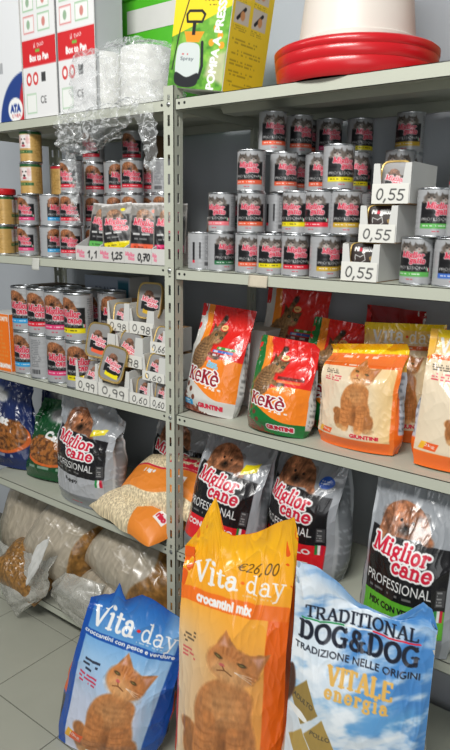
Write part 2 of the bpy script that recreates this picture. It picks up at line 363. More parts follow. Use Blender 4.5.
material('card_dark', rgb(92, 72, 52), rough=.85, noise=.1, nscale=18)
material('gold_foil', rgb(232, 198, 122), rough=.36, metal=.95, noise=.08, bump=.2, bscale=120)
material('red_plastic', rgb(196, 26, 34), rough=.3, spec=.5, coat=.2, noise=.05, nscale=8)
material('white_plastic', rgb(222, 214, 204), rough=.4, spec=.4, noise=.04, nscale=6)
material('paper_roll', rgb(228, 228, 224), rough=.85, noise=.04, nscale=60, bump=.12, bscale=200)
material('green_plastic', rgb(76, 176, 36), rough=.4, spec=.4, noise=.05)
def film_material(name, col, lo, hi, scale, rough):
    m = bpy.data.materials.new(name); m.use_nodes = True; nt = m.node_tree; N = nt.nodes; L = nt.links; b = N['Principled BSDF']; out = N['Material Output']
    b.inputs['Base Color'].default_value = (*srgb(col), 1); b.inputs['Roughness'].default_value = rough; b.inputs['Specular IOR Level'].default_value = .8
    tc = N.new('ShaderNodeTexCoord'); nz = N.new('ShaderNodeTexNoise'); nz.inputs['Scale'].default_value = scale; nz.inputs['Detail'].default_value = 3; nz.inputs['Distortion'].default_value = 1.2; L.new(tc.outputs['Object'], nz.inputs['Vector'])
    s1 = N.new('ShaderNodeMath'); s1.operation = 'SUBTRACT'; s1.inputs[1].default_value = .5; L.new(nz.outputs['Fac'], s1.inputs[0]); a1 = N.new('ShaderNodeMath'); a1.operation = 'ABSOLUTE'; L.new(s1.outputs[0], a1.inputs[0])
    mr = N.new('ShaderNodeMapRange'); mr.inputs['From Min'].default_value = 0; mr.inputs['From Max'].default_value = .06; mr.inputs['To Min'].default_value = hi; mr.inputs['To Max'].default_value = lo; L.new(a1.outputs[0], mr.inputs['Value'])  # crease highlights painted in as whiter, more opaque streaks
    bp = N.new('ShaderNodeBump'); bp.inputs['Strength'].default_value = .6; bp.inputs['Distance'].default_value = .004; L.new(nz.outputs['Fac'], bp.inputs['Height']); L.new(bp.outputs[0], b.inputs['Normal'])
    tr = N.new('ShaderNodeBsdfTransparent'); mx = N.new('ShaderNodeMixShader'); L.new(mr.outputs[0], mx.inputs[0]); L.new(tr.outputs[0], mx.inputs[1]); L.new(b.outputs[0], mx.inputs[2]); L.new(mx.outputs[0], out.inputs['Surface'])
    MT[name] = m
film_material('film', rgb(236, 239, 240), .07, .36, 26, .10)
film_material('film_white', rgb(200, 199, 190), .40, .62, 16, .2)
material('film_tag', rgb(222, 222, 214), rough=.2, spec=.6, alpha=.7)
material('paper_tag', rgb(196, 186, 166), rough=.85, noise=.12, nscale=90)
material('hole_shade', rgb(22, 22, 24), rough=.4, noise=.05)
material('sack_cream', rgb(172, 160, 138), rough=.3, noise=.16, nscale=34, coat=.3, bump=.35, bscale=60, stretch=(1, 3, 1))
vor_material('kibble_brown', [rgb(96, 66, 30), rgb(140, 100, 48), rgb(168, 124, 66)], 70)
vor_material('grain_cream', [rgb(196, 172, 128), rgb(226, 208, 168), rgb(238, 226, 196)], 190, bump=.4)
# ================================================================== the setting
W = MB(); W.box(-4.6, .455, -.05, 3.4, .60, 3.0); tag(W.build('wall_back', MT['plaster']), kind='structure')
fl = tag(MB().box(-4.6, -4.2, -.05, 3.4, .455, -.004).build('floor', MT['grout']), kind='structure')
_tile = MB().box(-.1648, -.1648, -.006, .1648, .1648, 0).mesh('tile', bevel=.0012); _tile.materials.append(MT['tile'])
for i in range(-4, 4):                       # tiles 333 mm square, joints measured at x = -.50 and y = -.015
    for j in range(-6, 1):
        t = bpy.data.objects.new('tile', _tile); COL.objects.link(t); t.parent = fl
        t.location = (-.503+.333*(i+.5), -.015+.333*(j+.5), 0)
        t.rotation_euler = (rad(.06*math.sin(i*7+j)), rad(.06*math.cos(i+j*5)), 0)
farf = MB()
for (a, b, c, d) in ((-4.6, -4.2, -.503-.333*4-.002, .318), (-.503+.333*4+.002, -4.2, 3.4, .318), (-.503-.333*4, -4.2, -.503+.333*4, -.015-.333*6-.002)):
    farf.box(a, b, -.006, c, d, 0)
tag(farf.build('tile', MT['tile'], fl), kind='stuff')

# ================================================================== slotted steel shelving
FL_ = .0365
def flange(m, ax, sx, sy, H, w=FL_, pitch=.05, sl=.028, sw=.0085, t=.002):
    """one slotted leg of an L post: ax 'x' runs along x from the corner, 'y' runs along y"""
    def quad(a0, z0, a1, z1):
        if ax == 'x': m.box(min(sx*a0, sx*a1), min(0, sy*t), z0, max(sx*a0, sx*a1), max(0, sy*t), z1)
        else: m.box(min(0, sx*t), min(sy*a0, sy*a1), z0, max(0, sx*t), max(sy*a0, sy*a1), z1)
    c = w*.5
    quad(0, 0, c-sw/2, H); quad(c+sw/2, 0, w, H)
    z = 0; k = 0
    while z < H:
        a = .012+k*pitch; b = a+sl
        quad(c-sw/2, z, c+sw/2, min(a, H)); z = b; k += 1
        if a >= H: break
def make_post(name, x, y, sx, sy, H, parent):
    m = MB(); flange(m, 'x', sx, sy, H); flange(m, 'y', sx, sy, H)
    o = m.build(name, MT['steel_paint'], parent); o.location = (x, y, 0); return o
LEV_L = [1.800, 1.364, .935, .500, .050]
LEV_R = [1.800, 1.357, .935, .497, .050]
LIP = .029; T_ = .0016; DEP = .40
def make_shelf(x0, x1, z, parent):
    """z = underside of the folded lip"""
    m = MB(); zt = z+LIP
    m.box(x0, .002, zt-T_, x1, DEP, zt)
    m.box(x0, .002, z, x1, .002+T_, zt); m.box(x0, DEP-T_, z, x1, DEP, zt)
    m.box(x0, .002, z, x0+T_, DEP, zt); m.box(x1-T_, .002, z, x1, DEP, zt)
    m.box(x0, .002, z, x1, .014, z+T_); m.box(x0, DEP-.012, z, x1, DEP, z+T_)
    o = m.build('shelf', MT['steel_paint'], parent)
    s = MB(); ym = .2
    s.prism([(ym-.045, zt-T_), (ym-.03, zt-.018), (ym+.03, zt-.018), (ym+.045, zt-T_)], 'x', x0+.03, x1-.03)
    s.build('stiffener', MT['steel_paint'], o)
    return o
_bolt = MB().lathe([(.0062, 0), (.0062, -.0018), (.004, -.0036), (0.0005, -.0042)], 12).mesh('bolt', smooth=True); _bolt.materials.append(MT['bolt'])
_hole = MB().lathe([(.0036, 0), (.0036, -.0006)], 10).mesh('bolt_hole'); _hole.materials.append(MT['hole_shade'])  # solid black disc, its colour stands in for the shade inside an open hole
def put_bolt(me, nm, x, y, z, parent, side=False):
    o = bpy.data.objects.new(nm, me); COL.objects.link(o); o.location = (x, y, z)
    o.rotation_euler = (rad(-90), 0, 0) if not side else (0, rad(-90), 0)
    o.rotation_euler = (rad(-90), 0, 0); o.parent = parent; return o
HP = 1.862
ul = empty('shelving_unit', (0, 0, 0), 'grey slotted steel shelving bay of cans on the left, with the slotted post', 'shelf', 'grey steel shelving bays')
make_post('post', 0, 0, -1, 1, HP, ul); make_post('post', -1.0, 0, 1, 1, HP, ul)
make_post('post', 0, DEP+.004, -1, -1, HP, ul); make_post('post', -1.0, DEP+.004, 1, -1, HP, ul)
for z in LEV_L:
    s_ = make_shelf(-.996, -.004, z, ul)
    put_bolt(_bolt, 'bolt', -.018, -.0003, z+.0165, s_); put_bolt(_hole, 'bolt_hole', -.044, .0016, z+.0165, s_)
ur = empty('shelving_unit', (0, 0, 0), 'grey steel shelving bay on the right holding the upright bags and the price boxes', 'shelf', 'grey steel shelving bays')
make_post('post', 1.0, 0, -1, 1, HP, ur); make_post('post', 1.0, DEP+.004, -1, -1, HP, ur)
for z in LEV_R:
    s_ = make_shelf(.004, .998, z, ur)
    put_bolt(_hole, 'bolt_hole', .017, .0016, z+.0165, s_); put_bolt(_hole, 'bolt_hole', .036, .0016, z+.0165, s_)
SZL = [z+LIP for z in LEV_L]; SZR = [z+LIP for z in LEV_R]

# ================================================================== artwork shared by cans, sachets, tubs and sacks
RED = rgb(206, 28, 58); WHT = rgb(240, 240, 238); BLK = rgb(26, 25, 27)
BAND = dict(pink=rgb(226, 60, 118), red=rgb(224, 38, 58), yellow=rgb(236, 218, 20), gold=rgb(206, 166, 44), orange=rgb(232, 96, 62),
            green=rgb(96, 178, 86), dgreen=rgb(44, 110, 70), blue=rgb(48, 160, 222), dblue=rgb(66, 110, 196), salmon=rgb(236, 120, 128))
def dog_face(cv, cx, cy, r, base=rgb(150, 96, 62), seed=1):
    """brown puppy resting its head, paws hanging down at each side"""
    dk = base*.45; lt = np.clip(base*1.35, 0, 1); bg0 = cv.a.copy()
    cv.blob([(cx-1.5*r, cy-.5*r), (cx-1.3*r, cy+.5*r), (cx-.5*r, cy+1.0*r), (cx+.5*r, cy+.9*r), (cx+1.2*r, cy+.4*r), (cx+1.7*r, cy-.5*r), (cx+.9*r, cy-.7*r), (cx-.8*r, cy-.8*r)], base, soft=.05*r)
    cv.ell(cx-.35*r, cy+.45*r, .75*r, .42*r, lt, rot=15, alpha=.55, soft=.5*r)
    cv.ell(cx-1.1*r, cy-.1*r, .34*r, .55*r, base*.75, rot=20, alpha=.7, soft=.3*r)      # ear
    cv.ell(cx+.95*r, cy+.0*r, .34*r, .5*r, base*.7, rot=-30, alpha=.7, soft=.3*r)
    cv.ell(cx+.1*r, cy-.2*r, .62*r, .5*r, np.clip(base*1.12, 0, 1), alpha=.8, soft=.3*r)
    cv.ell(cx+.15*r, cy-.38*r, .42*r, .3*r, dk*.6, alpha=.85, soft=.25*r)               # dark muzzle
    cv.ell(cx+.12*r, cy-.30*r, .13*r, .09*r, BLK*.4, soft=.05*r)
    cv.ell(cx-.25*r, cy+.05*r, .1*r, .08*r, BLK*.5, soft=.06*r); cv.ell(cx+.5*r, cy+.02*r, .1*r, .08*r, BLK*.5, soft=.06*r)
    cv.ell(cx-1.3*r, cy-.75*r, .3*r, .42*r, base*1.05, soft=.1*r); cv.ell(cx+1.5*r, cy-.62*r, .45*r, .24*r, base*1.0, rot=-25, soft=.1*r)
    for q in range(9): cv.line([(cx+(-1.2+.28*q)*r, cy+(.75-.08*abs(q-4))*r), (cx+(-1.1+.25*q)*r, cy+(.25-.05*q)*r)], .07*r, dk if q % 2 else lt, .35, soft=.12*r)
    ch = np.abs(cv.a-bg0).sum(-1) > .05; cv.a[ch] = np.clip(cv.a*(1+.38*fbm(cv.X/r*4.5, cv.Y/r*4.5, 7))[..., None], 0, 1)[ch]
def kitten_face(cv, cx, cy, r):
    g = rgb(104, 94, 86)
    cv.ell(cx, cy, 1.3*r, .8*r, g, soft=.3*r)
    cv.poly([(cx-.9*r, cy+.4*r), (cx-.7*r, cy+1.2*r), (cx-.2*r, cy+.6*r)], g*.8, soft=.1*r); cv.poly([(cx+.3*r, cy+.6*r), (cx+.8*r, cy+1.15*r), (cx+.95*r, cy+.4*r)], g*.8, soft=.1*r)
    cv.ell(cx, cy-.25*r, .6*r, .4*r, rgb(176, 168, 160), soft=.3*r); cv.ell(cx, cy-.1*r, .14*r, .1*r, rgb(90, 50, 46))
    for sx in (-1, 1): cv.ell(cx+sx*.42*r, cy+.15*r, .16*r, .13*r, BLK, soft=.06*r); cv.ell(cx+sx*1.2*r, cy-.6*r, .3*r, .22*r, g*1.1, soft=.1*r)
    for k in (-1, 0, 1): cv.line([(cx+k*.25*r, cy+.85*r), (cx+k*.18*r, cy+.4*r)], .1*r, g*.45, soft=.06*r)
def logo(cv, x, y, w, second, tilt=-8, ow=.02, tall=.34, wt=.155):
    """the two-line red slab-serif name with a white edge"""
    s = w*tall
    cv.slab('Miglior', x, y, s, RED, wt=wt, width=w, shear=.10, rot=tilt, outline=WHT, ow=ow)
    c, n = math.cos(rad(tilt)), math.sin(rad(tilt)); dx, dy = w*.42, -w*tall*.74
    cv.slab(second, x+dx*c-dy*n, y+dx*n+dy*c, s*1.02, RED, wt=wt, width=w*.66, shear=.10, rot=tilt, outline=WHT, ow=ow)
def can_canvas(animal, band, w=132, h=52):
    A = 2.1
    cv = Cv(w, h, rgb(170, 171, 173), aspect=A)
    # front panel centred at A/2
    c = A/2; hw = .36
    cv.rect(c-hw, .20, c+hw, .72, BLK)
    if animal == 'cane': dog_face(cv, c-.10, .78, .155)
    else:
        kitten_face(cv, c-.16, .80, .12); kitten_face(cv, c+.12, .78, .12)
    if animal == 'cane': logo(cv, c-.27, .535, .50, 'cane', tilt=-3, ow=.012, tall=.37, wt=.17)
    else: logo(cv, c-.25, .60, .47, 'gatto', tilt=-3, ow=.011, tall=.33, wt=.17)
    cv.text('PROFESSIONAL', c-hw+.03, .335, c+hw-.03, .395, WHT)
    cv.txtlines(c-hw+.1, .29, c+hw-.05, .33, 1, WHT*.7, .6)
    if band in BAND:
        cv.rect(c-hw, .165, c+hw, .275, BAND[band]); cv.txtlines(c-hw+.06, .20, c+hw-.05, .245, 1, WHT if band not in ('yellow',) else BLK, .8)
    cv.rect(c+hw-.07, .29, c+hw-.047, .36, rgb(40, 140, 70)); cv.rect(c+hw-.047, .29, c+hw-.024, .36, WHT); cv.rect(c+hw-.024, .29, c+hw, .36, RED)
    cv.txtlines(c-.12, .085, c+.12, .125, 1, RED, .85)
    # text column right of the front, bar code and text behind
    cv.txtlines(c+hw+.06, .12, c+hw+.30, .92, 17, rgb(112, 113, 116), .8, seed=4, fill=.8)
    cv.rect(.02, .30, .06, .75, BLK); cv.rect(A-.16, .25, A-.1, .75, BLK); cv.rect(A-.16, .18, A-.1, .25, BAND.get(band, WHT))
    cv.txtlines(.16, .26, .44, .92, 16, rgb(112, 113, 116), .8, seed=9, fill=.8)
    for k in range(14): cv.rect(.16+k*.017, .1, .16+k*.017+.008*(1+(k % 3 == 0)), .20, rgb(60, 60, 62))
    return cv
def tan_canvas(top, w=120, h=48):
    A = 2.1; cv = Cv(w, h, rgb(196, 158, 92), aspect=A); c = A/2
    cv.speck(.06, 9, 3)
    cv.rect(0, .90, A, 1, top)
    cv.rect(c-.26, .44, c+.20, .88, rgb(224, 214, 210)); cv.ell(c-.03, .68, .17, .18, rgb(236, 228, 224), soft=.03)
    cv.ell(c-.17, .70, .06, .13, rgb(214, 176, 172), soft=.04); cv.ell(c+.12, .70, .06, .13, rgb(214, 176, 172), soft=.04)
    cv.ell(c-.09, .73, .025, .025, BLK); cv.ell(c+.03, .73, .025, .025, BLK); cv.ell(c-.03, .60, .045, .035, BLK, soft=.01); cv.ell(c-.03, .52, .07, .04, rgb(180, 80, 90), soft=.02)
    cv.rect(c-.30, .28, c+.26, .37, rgb(40, 96, 50)); cv.txtlines(c-.26, .30, c+.2, .35, 1, rgb(236, 220, 140))
    cv.txtlines(c+.34, .15, c+.72, .84, 13, rgb(150, 112, 52), .7, seed=3); cv.txtlines(.1, .15, .5, .84, 13, rgb(150, 112, 52), .7, seed=5)
    return cv
def can_meshes(key, cv, R, H):
    """label sleeve with rolled beads; front of the print faces -Y"""
    n = cv.w; th = np.arange(n)/n*2*math.pi; a = th-math.pi-math.pi/2   # canvas centre (th = pi) -> -Y
    z = np.linspace(H*.965, H*.035, cv.h)
    bead = 1+.010*np.sin(np.linspace(0, 1, cv.h)*math.pi*2*9)*((np.linspace(0, 1, cv.h) > .12) & (np.linspace(0, 1, cv.h) < .88))*.35
    P = np.empty((cv.h, n, 3)); rr = R*.985*bead[:, None]
    P[..., 0] = rr*np.cos(a)[None]; P[..., 1] = rr*np.sin(a)[None]; P[..., 2] = z[:, None]
    lab = mesh_grid('label_sleeve', P, cv.a, close=True); lab.materials.append(MT['can_print'])
    rim = MB().lathe([(R*.985, H*.955), (R, H*.972), (R, H*.992), (R*.985, H), (R*.95, H*.995), (R*.945, H*.97), (R*.985, H*.955)], 36, cap=False)
    rm = rim.mesh('top_rim', smooth=True); rm.materials.append(MT['can_metal'])
    br = MB().lathe([(R*.94, .001), (R*.985, 0), (R, H*.012), (R, H*.028), (R*.985, H*.045)], 36, cap=False)
    br.f.append([k for k in range(36)][::-1]); br = br.mesh('bottom_rim', smooth=True); br.materials.append(MT['can_metal'])
    ld = MB().lathe([(R*.948, H*.972), (R*.80, H*.972), (R*.78, H*.979), (R*.56, H*.979), (R*.54, H*.972), (0.0005, H*.972)], 36, cap=False).mesh('lid', smooth=True); ld.materials.append(MT['can_lid'])
    return lab, rm, ld, br
CAN = {}
RS, HS = .0365, .1020
for b in ('pink', 'red', 'yellow', 'gold', 'orange', 'green', 'dgreen', 'dblue', 'salmon'): CAN['cat_'+b] = can_meshes('c', can_canvas('gatto', b), RS, HS)
for b in ('pink', 'red', 'blue'): CAN['dog_'+b] = can_meshes('d', can_canvas('cane', b), RS, HS)
CAN['tan'] = can_meshes('t', tan_canvas(rgb(36, 92, 48)), RS, HS); CAN['tanred'] = can_meshes('t', tan_canvas(rgb(188, 34, 54)), RS, HS)
RB, HB = .0495, .160
def big_canvas(b):
    return can_canvas('cane', b, 150, 72)
for b in ('pink', 'red', 'yellow', 'blue'): CAN['big_'+b] = can_meshes('b', big_canvas(b), RB, HB)
def put_can(kind, x, y, z, rot, label, group):
    lab, rm, ld, br = CAN[kind]
    e = empty('food_can', (x, y, z), label, 'can', group, rz=rad(rot))
    link('label_sleeve', lab, None, e); link('top_rim', rm, None, e); link('lid', ld, None, e); link('bottom_rim', br, None, e); return e
ROWN = ['bottom', 'second', 'third', 'top']
def ordinal(n): return ['first', 'second', 'third', 'fourth', 'fifth', 'sixth', 'seventh', 'eighth', 'ninth', 'tenth'][n] if n < 10 else '%dth' % (n+1)
def place_columns(cols, z0, h, grp, where, animal):
    todo = []
    for y, rows in cols:
        for r, x, b, rot in rows: todo.append((r, x, y, b, rot))
    for r in range(4):
        fr = sorted([t for t in todo if t[0] == r and t[2] < .09], key=lambda t: t[1]); bk = sorted([t for t in todo if t[0] == r and t[2] >= .09], key=lambda t: t[1])
        for lst, dep in ((fr, 'front'), (bk, 'back')):
            for i, (rr, x, y, b, rot) in enumerate(lst):
                if b in ('tan', 'tanred'): kind = b; desc = 'tan dog food can with %s top edge' % ('green' if b == 'tan' else 'red')
                else:
                    col = {'salmon': 'salmon pink', 'dgreen': 'dark green', 'dblue': 'blue', 'text': 'text side showing'}.get(b, b)
                    kb = 'red' if b == 'text' else b
                    kind = ('cat_' if animal == 'cat' else 'dog_')+kb
                    if kind not in CAN: kind = ('cat_' if animal == 'cat' else 'dog_')+'red'; col = 'red'
                    desc = ('silver %s food can with %s band' % (animal, col)) if b != 'text' else 'silver %s food can, %s' % (animal, col)
                put_can(kind, x, y, z0+r*h, rot, '%s, %s in %s of %s row, %s' % (desc, ordinal(i), dep, ROWN[r], where), grp)
RIGHT = [
(0.05, [(0, 0.054, 'text', -150)]), (0.05, [(0, 0.125, 'dgreen', 72), (1, 0.126, 'salmon', 10)]), (0.128, [(0, 0.1, 'red', 40), (1, 0.098, 'dgreen', 60)]),
(0.05, [(0, 0.217, 'orange', 50), (1, 0.222, 'orange', 32), (2, 0.219, 'orange', 25)]), (0.045, [(0, 0.29, 'yellow', 38)]),
(0.138, [(0, 0.238, 'red', 0), (1, 0.240, 'text', -160), (2, 0.261, 'orange', 55), (3, 0.222, 'orange', 50)]),
(0.05, [(0, 0.361, 'red', 38), (1, 0.359, 'yellow', 5)]), (0.225, [(0, 0.262, 'red', 0), (1, 0.255, 'red', 0), (2, 0.240, 'orange', 50), (3, 0.250, 'orange', 55)]),
(0.045, [(0, 0.445, 'gold', 62), (1, 0.427, 'red', 2)]), (0.305, [(0, 0.222, 'red', 0), (1, 0.222, 'red', 0), (2, 0.222, 'orange', 40), (3, 0.217, 'orange', 60)]),
(0.315, [(0, 0.298, 'red', 0), (1, 0.296, 'red', 0), (2, 0.296, 'orange', 50), (3, 0.292, 'pink', 45)]), (0.20, [(0, 0.339, 'red', 0), (1, 0.335, 'red', 0), (2, 0.330, 'orange', 50)]),
(0.06, [(1, 0.487, 'gold', 40), (2, 0.462, 'yellow', 50)]), (0.118, [(0, 0.468, 'gold', 30)]), (0.15, [(1, 0.468, 'red', 0)]), (0.215, [(0, 0.43, 'red', 0), (1, .43, 'red', 0), (2, 0.425, 'yellow', 55)]), (0.355, [(0, 0.372, 'red', 0), (1, .370, 'red', 0), (2, 0.368, 'red', 40), (3, 0.366, 'yellow', 52)]),
(0.335, [(0, 0.52, 'red', 0), (1, 0.52, 'red', 0), (2, 0.518, 'red', 20), (3, 0.517, 'gold', 8)]), (0.24, [(0, 0.56, 'red', 0), (1, 0.555, 'red', 0), (2, 0.536, 'red', 20)]),
(0.045, [(0, 0.675, 'green', 6), (1, 0.703, 'green', 38)]), (0.045, [(0, 0.749, 'dblue', 40), (1, 0.769, 'red', 40)]),
(0.27, [(0, 0.70, 'red', 0), (1, 0.695, 'red', 0), (2, 0.69, 'text', 150)]), (.052, [(0, .52, 'gold', 60)])]
RIGHT = RIGHT[:-1]
LEFT = [
(0.05, [(0, -0.867, 'tan', 150), (1, -0.855, 'tan', 150)]), (0.125, [(0, -0.902, 'tanred', 30), (1, -0.89, 'tanred', 30)]),
(0.05, [(0, -0.723, 'pink', 20), (1, -0.711, 'pink', 20), (2, -0.69, 'tan', 22), (3, -0.684, 'tan', 18)]), (0.13, [(0, -0.789, 'text', 180), (1, -0.78, 'text', 180)]),
(0.05, [(0, -0.6, 'blue', 95), (1, -0.592, 'blue', 95)]), (0.05, [(0, -0.497, 'red', 45), (1, -0.49, 'red', 38), (2, -0.481, 'red', 8)]),
(0.16, [(0, -0.691, 'tanred', 150), (1, -0.683, 'tanred', 150), (2, -0.67, 'tanred', 150)]), (0.16, [(0, -0.505, 'red', 50), (1, -0.5, 'red', 50), (2, -0.495, 'red', 50), (3, -0.499, 'red', 20)]),
(0.15, [(0, -0.396, 'red', 70), (1, -0.392, 'red', 60), (2, -0.388, 'red', 75)]), (0.13, [(0, -0.296, 'red', 45), (1, -0.293, 'red', 45), (2, -0.291, 'red', 48)]),
(0.22, [(0, -0.29, 'red', 20), (1, -0.29, 'red', 20), (2, -0.288, 'red', 10)]), (0.16, [(0, -0.19, 'red', 45), (1, -0.189, 'red', 45), (2, -0.188, 'text', 150)]),
(0.24, [(0, -0.40, 'red', 45), (1, -0.40, 'red', 45), (2, -0.40, 'red', 45), (3, -0.396, 'red', 30)])]
place_columns(RIGHT, SZR[1], HS, 'small silver cans on the right bay', 'right bay', 'cat')
place_columns(LEFT, SZL[1], HS, 'small cans on the left bay', 'left bay', 'dog')
for k, (x, y, b0, r0, b1, r1) in enumerate(((-.785, .066, 'blue', 30, 'blue', 25), (-.680, .056, 'red', 150, 'red', 38), (-.580, .054, 'pink', 42, 'pink', 38), (-.4735, .050, 'yellow', 50, 'yellow', 15))):
    for r, (b, ro) in enumerate(((b0, r0), (b1, r1))):
        put_can('big_'+b, x, y, SZL[2]+r*HB, ro, 'tall dog food can with %s band, %s from left in %s row' % (b, ordinal(k), ('lower', 'upper')[r]), 'tall dog food cans')
for k, (x, y) in enumerate(((-.545, .155), (-.43, .16), (-.66, .16))):
    for r in (0, 1): put_can('big_red', x, y, SZL[2]+r*HB, 60, 'tall dog food can standing behind the %s tall can, %s row' % (('pink banded', 'yellow banded', 'red banded')[k], ('lower', 'upper')[r]), 'tall dog food cans')
# ================================================================== price boxes, foil tubs, sachets
def superq(u, v, n=5.0):
    m = np.maximum(np.abs(u), np.abs(v))+1e-9; k = m/((np.abs(u)**n+np.abs(v)**n)**(1/n)+1e-9); return u*k, v*k
def outline(a, b, n=5.0, N=40):
    out = []
    for k in range(N):
        t = 2*math.pi*k/N; c, s = math.cos(t), math.sin(t); r = (abs(c)**n+abs(s)**n)**(-1/n); out.append((a*c*r, b*s*r))
    return out
def ring_mesh(name, loops, capend=False, mat=None):
    v = [p for L in loops for p in L]; N = len(loops[0]); f = []
    for i in range(len(loops)-1):
        for k in range(N): f.append([i*N+k, i*N+(k+1) % N, (i+1)*N+(k+1) % N, (i+1)*N+k])
    if capend: f.append([(len(loops)-1)*N+k for k in range(N)])
    me = bpy.data.meshes.new(name); me.from_pydata(v, [], f); me.update(); me.polygons.foreach_set('use_smooth', np.ones(len(f), bool))
    try: me.set_sharp_from_angle(angle=rad(45))
    except Exception: pass
    me.materials.append(MT[mat]); return me
def tub_canvas(kind, band=None):
    if kind == 'dark':
        cv = Cv(60, 42, rgb(46, 34, 30), aspect=1.43); cv.text('Mi', .20, .60, .42, .82, WHT, bold=.02); cv.text('gatto', .60, .50, 1.28, .82, WHT, bold=.02); cv.ell(.51, .68, .09, .10, RED)
        cv.line([(.22, .12), (.26, .42), (.5, .30), (.72, .44), (.80, .18), (.6, .05)], .035, WHT*.85); cv.ell(1.12, .25, .1, .12, rgb(150, 120, 60)); return cv
    cv = Cv(52, 64, rgb(138, 136, 134), aspect=.81); cv.poly([(.12, .24), (.74, .10), (.76, .62), (.14, .60)], BLK)
    dog_face(cv, .36, .68, .12, rgb(122, 82, 62)); logo(cv, .12, .52, .56, 'cane', tilt=-10, ow=.018, tall=.30)
    cv.txtlines(.22, .34, .66, .40, 1, WHT, .8)
    cv.poly([(.18, .14), (.70, .06), (.72, .17), (.19, .24)], BAND.get(band, WHT)); cv.rect(.5, .86, .7, .93, rgb(140, 140, 142)); return cv
def tub_meshes(cv, a, b, d):
    u, v = np.meshgrid(np.linspace(-1, 1, cv.w), np.linspace(1, -1, cv.h)); x, z = superq(u, v)
    P = np.stack([x*a*.90, np.full_like(x, -.0008)-.0012*(1-x**4)*(1-z**4), z*b*.90], -1)
    lid = mesh_grid('lid', P, cv.a); lid.materials.append(MT['foil_print'])
    O = outline(1, 1)
    def lp(s, y): return [(p[0]*(a*s), y, p[1]*(b*s)) for p in O]
    rim = ring_mesh('rim', [lp(.885, -.0005), lp(.90, -.0030), lp(.97, -.0034), lp(1.0, -.0005), lp(.99, .0020), lp(.92, .0016)], mat='gold_foil')
    cup = ring_mesh('cup', [lp(.93, .001), lp(.90, d*.5), lp(.84, d*.95), lp(.78, d)], capend=True, mat='gold_foil')
    return lid, rim, cup
TUB = {'dark': tub_meshes(tub_canvas('dark'), .036, .0255, .026)}
for b in ('yellow', 'orange', 'red', 'gold', 'pink'): TUB[b] = tub_meshes(tub_canvas('t', b), .046, .058, .034)
for b in ('yellow', 'orange', 'red', 'gold', 'pink'): TUB['s_'+b] = tub_meshes(tub_canvas('t', b), .034, .042, .028)
def put_tub(kind, x, y, z, yaw, lean, roll, label, group):
    e = empty('food_tub', (x, y, z), label, 'tub', group, rot=bag_rot(yaw, lean, roll)); L, R_, C_ = TUB[kind]
    link('lid', L, None, e); link('rim', R_, None, e); link('cup', C_, None, e); return e
def put_tray(x, y, z, w, d, h, hf, price, yaw, label, group, notch=(.2, .8), digit=.62, card=True, slope=0):
    """display carton: floor, back, two sides, front with a cut-out, price card on the front; x,y = front left bottom corner"""
    e = empty('price_carton', (x, y, z), label, 'carton', group, rz=rad(yaw)); t = .0022
    MB().box(0, 0, 0, w, d, t).build('carton_floor', MT['card_brown'], e); MB().box(t, d-t, t, w-t, d, h).build('back_panel', MT['card_brown'], e)
    for sx in (0, w-t): MB().prism([(0, t), (d, t), (d, h), (d*.12, h), (0, h*.97)], 'x', sx, sx+t).build('side_panel', MT['card_white'], e)
    n0, n1 = w*notch[0], w*notch[1]
    MB().prism([(t, t), (w-t, t), (w-t, h*.97), (n1+w*.04, h*.97), (n1-w*.02, hf), (n0+w*.02, hf), (n0-w*.04, h*.97), (t, h*.97)], 'y', 0, t).build('front_panel', MT['card_white'], e)
    if price:
        ch = hf*.98; cv = Cv(56, max(12, int(56*ch/w)), rgb(222, 221, 214), aspect=w/ch)
        hand(cv, price, .10*w/ch, .22, digit*1.2, width=.78*w/ch, wt=.085, rot=-3)
        c = MB().box(0, -.0022, .001, w*.98, -.0012, ch).build('price_card', MT['card_white'], e)
        canvas_panel('price_print', cv, (0, -.0026, .001), (w*.98, 0, 0), (0, 0, ch), MT['box_print'], c)
    return e
zr = SZR[1]
put_tray(.510, .010, zr, .091, .15, .087, .044, '0,55', 0, 'white 0,55 price carton standing on the shelf, lowest of three', 'stacked 0,55 price cartons')
put_tray(.548, .012, zr+.0875, .088, .15, .083, .040, '0,55', 0, 'white 0,55 price carton in the middle of three, dark tub inside', 'stacked 0,55 price cartons')
put_tray(.573, .014, zr+.171, .086, .15, .088, .043, '0,55', 0, 'white 0,55 price carton on top of three, gold-rimmed tub inside', 'stacked 0,55 price cartons')
put_tub('dark', .556, .030, zr+.063, 4, 12, 0, 'dark brown foil tub in the lowest 0,55 carton', 'dark tubs in cartons')
put_tub('dark', .592, .032, zr+.146, 4, 12, 0, 'dark brown foil tub in the middle 0,55 carton', 'dark tubs in cartons')
put_tub('s_red', .615, .034, zr+.171+.052, 4, 10, 0, 'grey foil tub with gold rim in the topmost 0,55 carton', 'tubs in cartons')
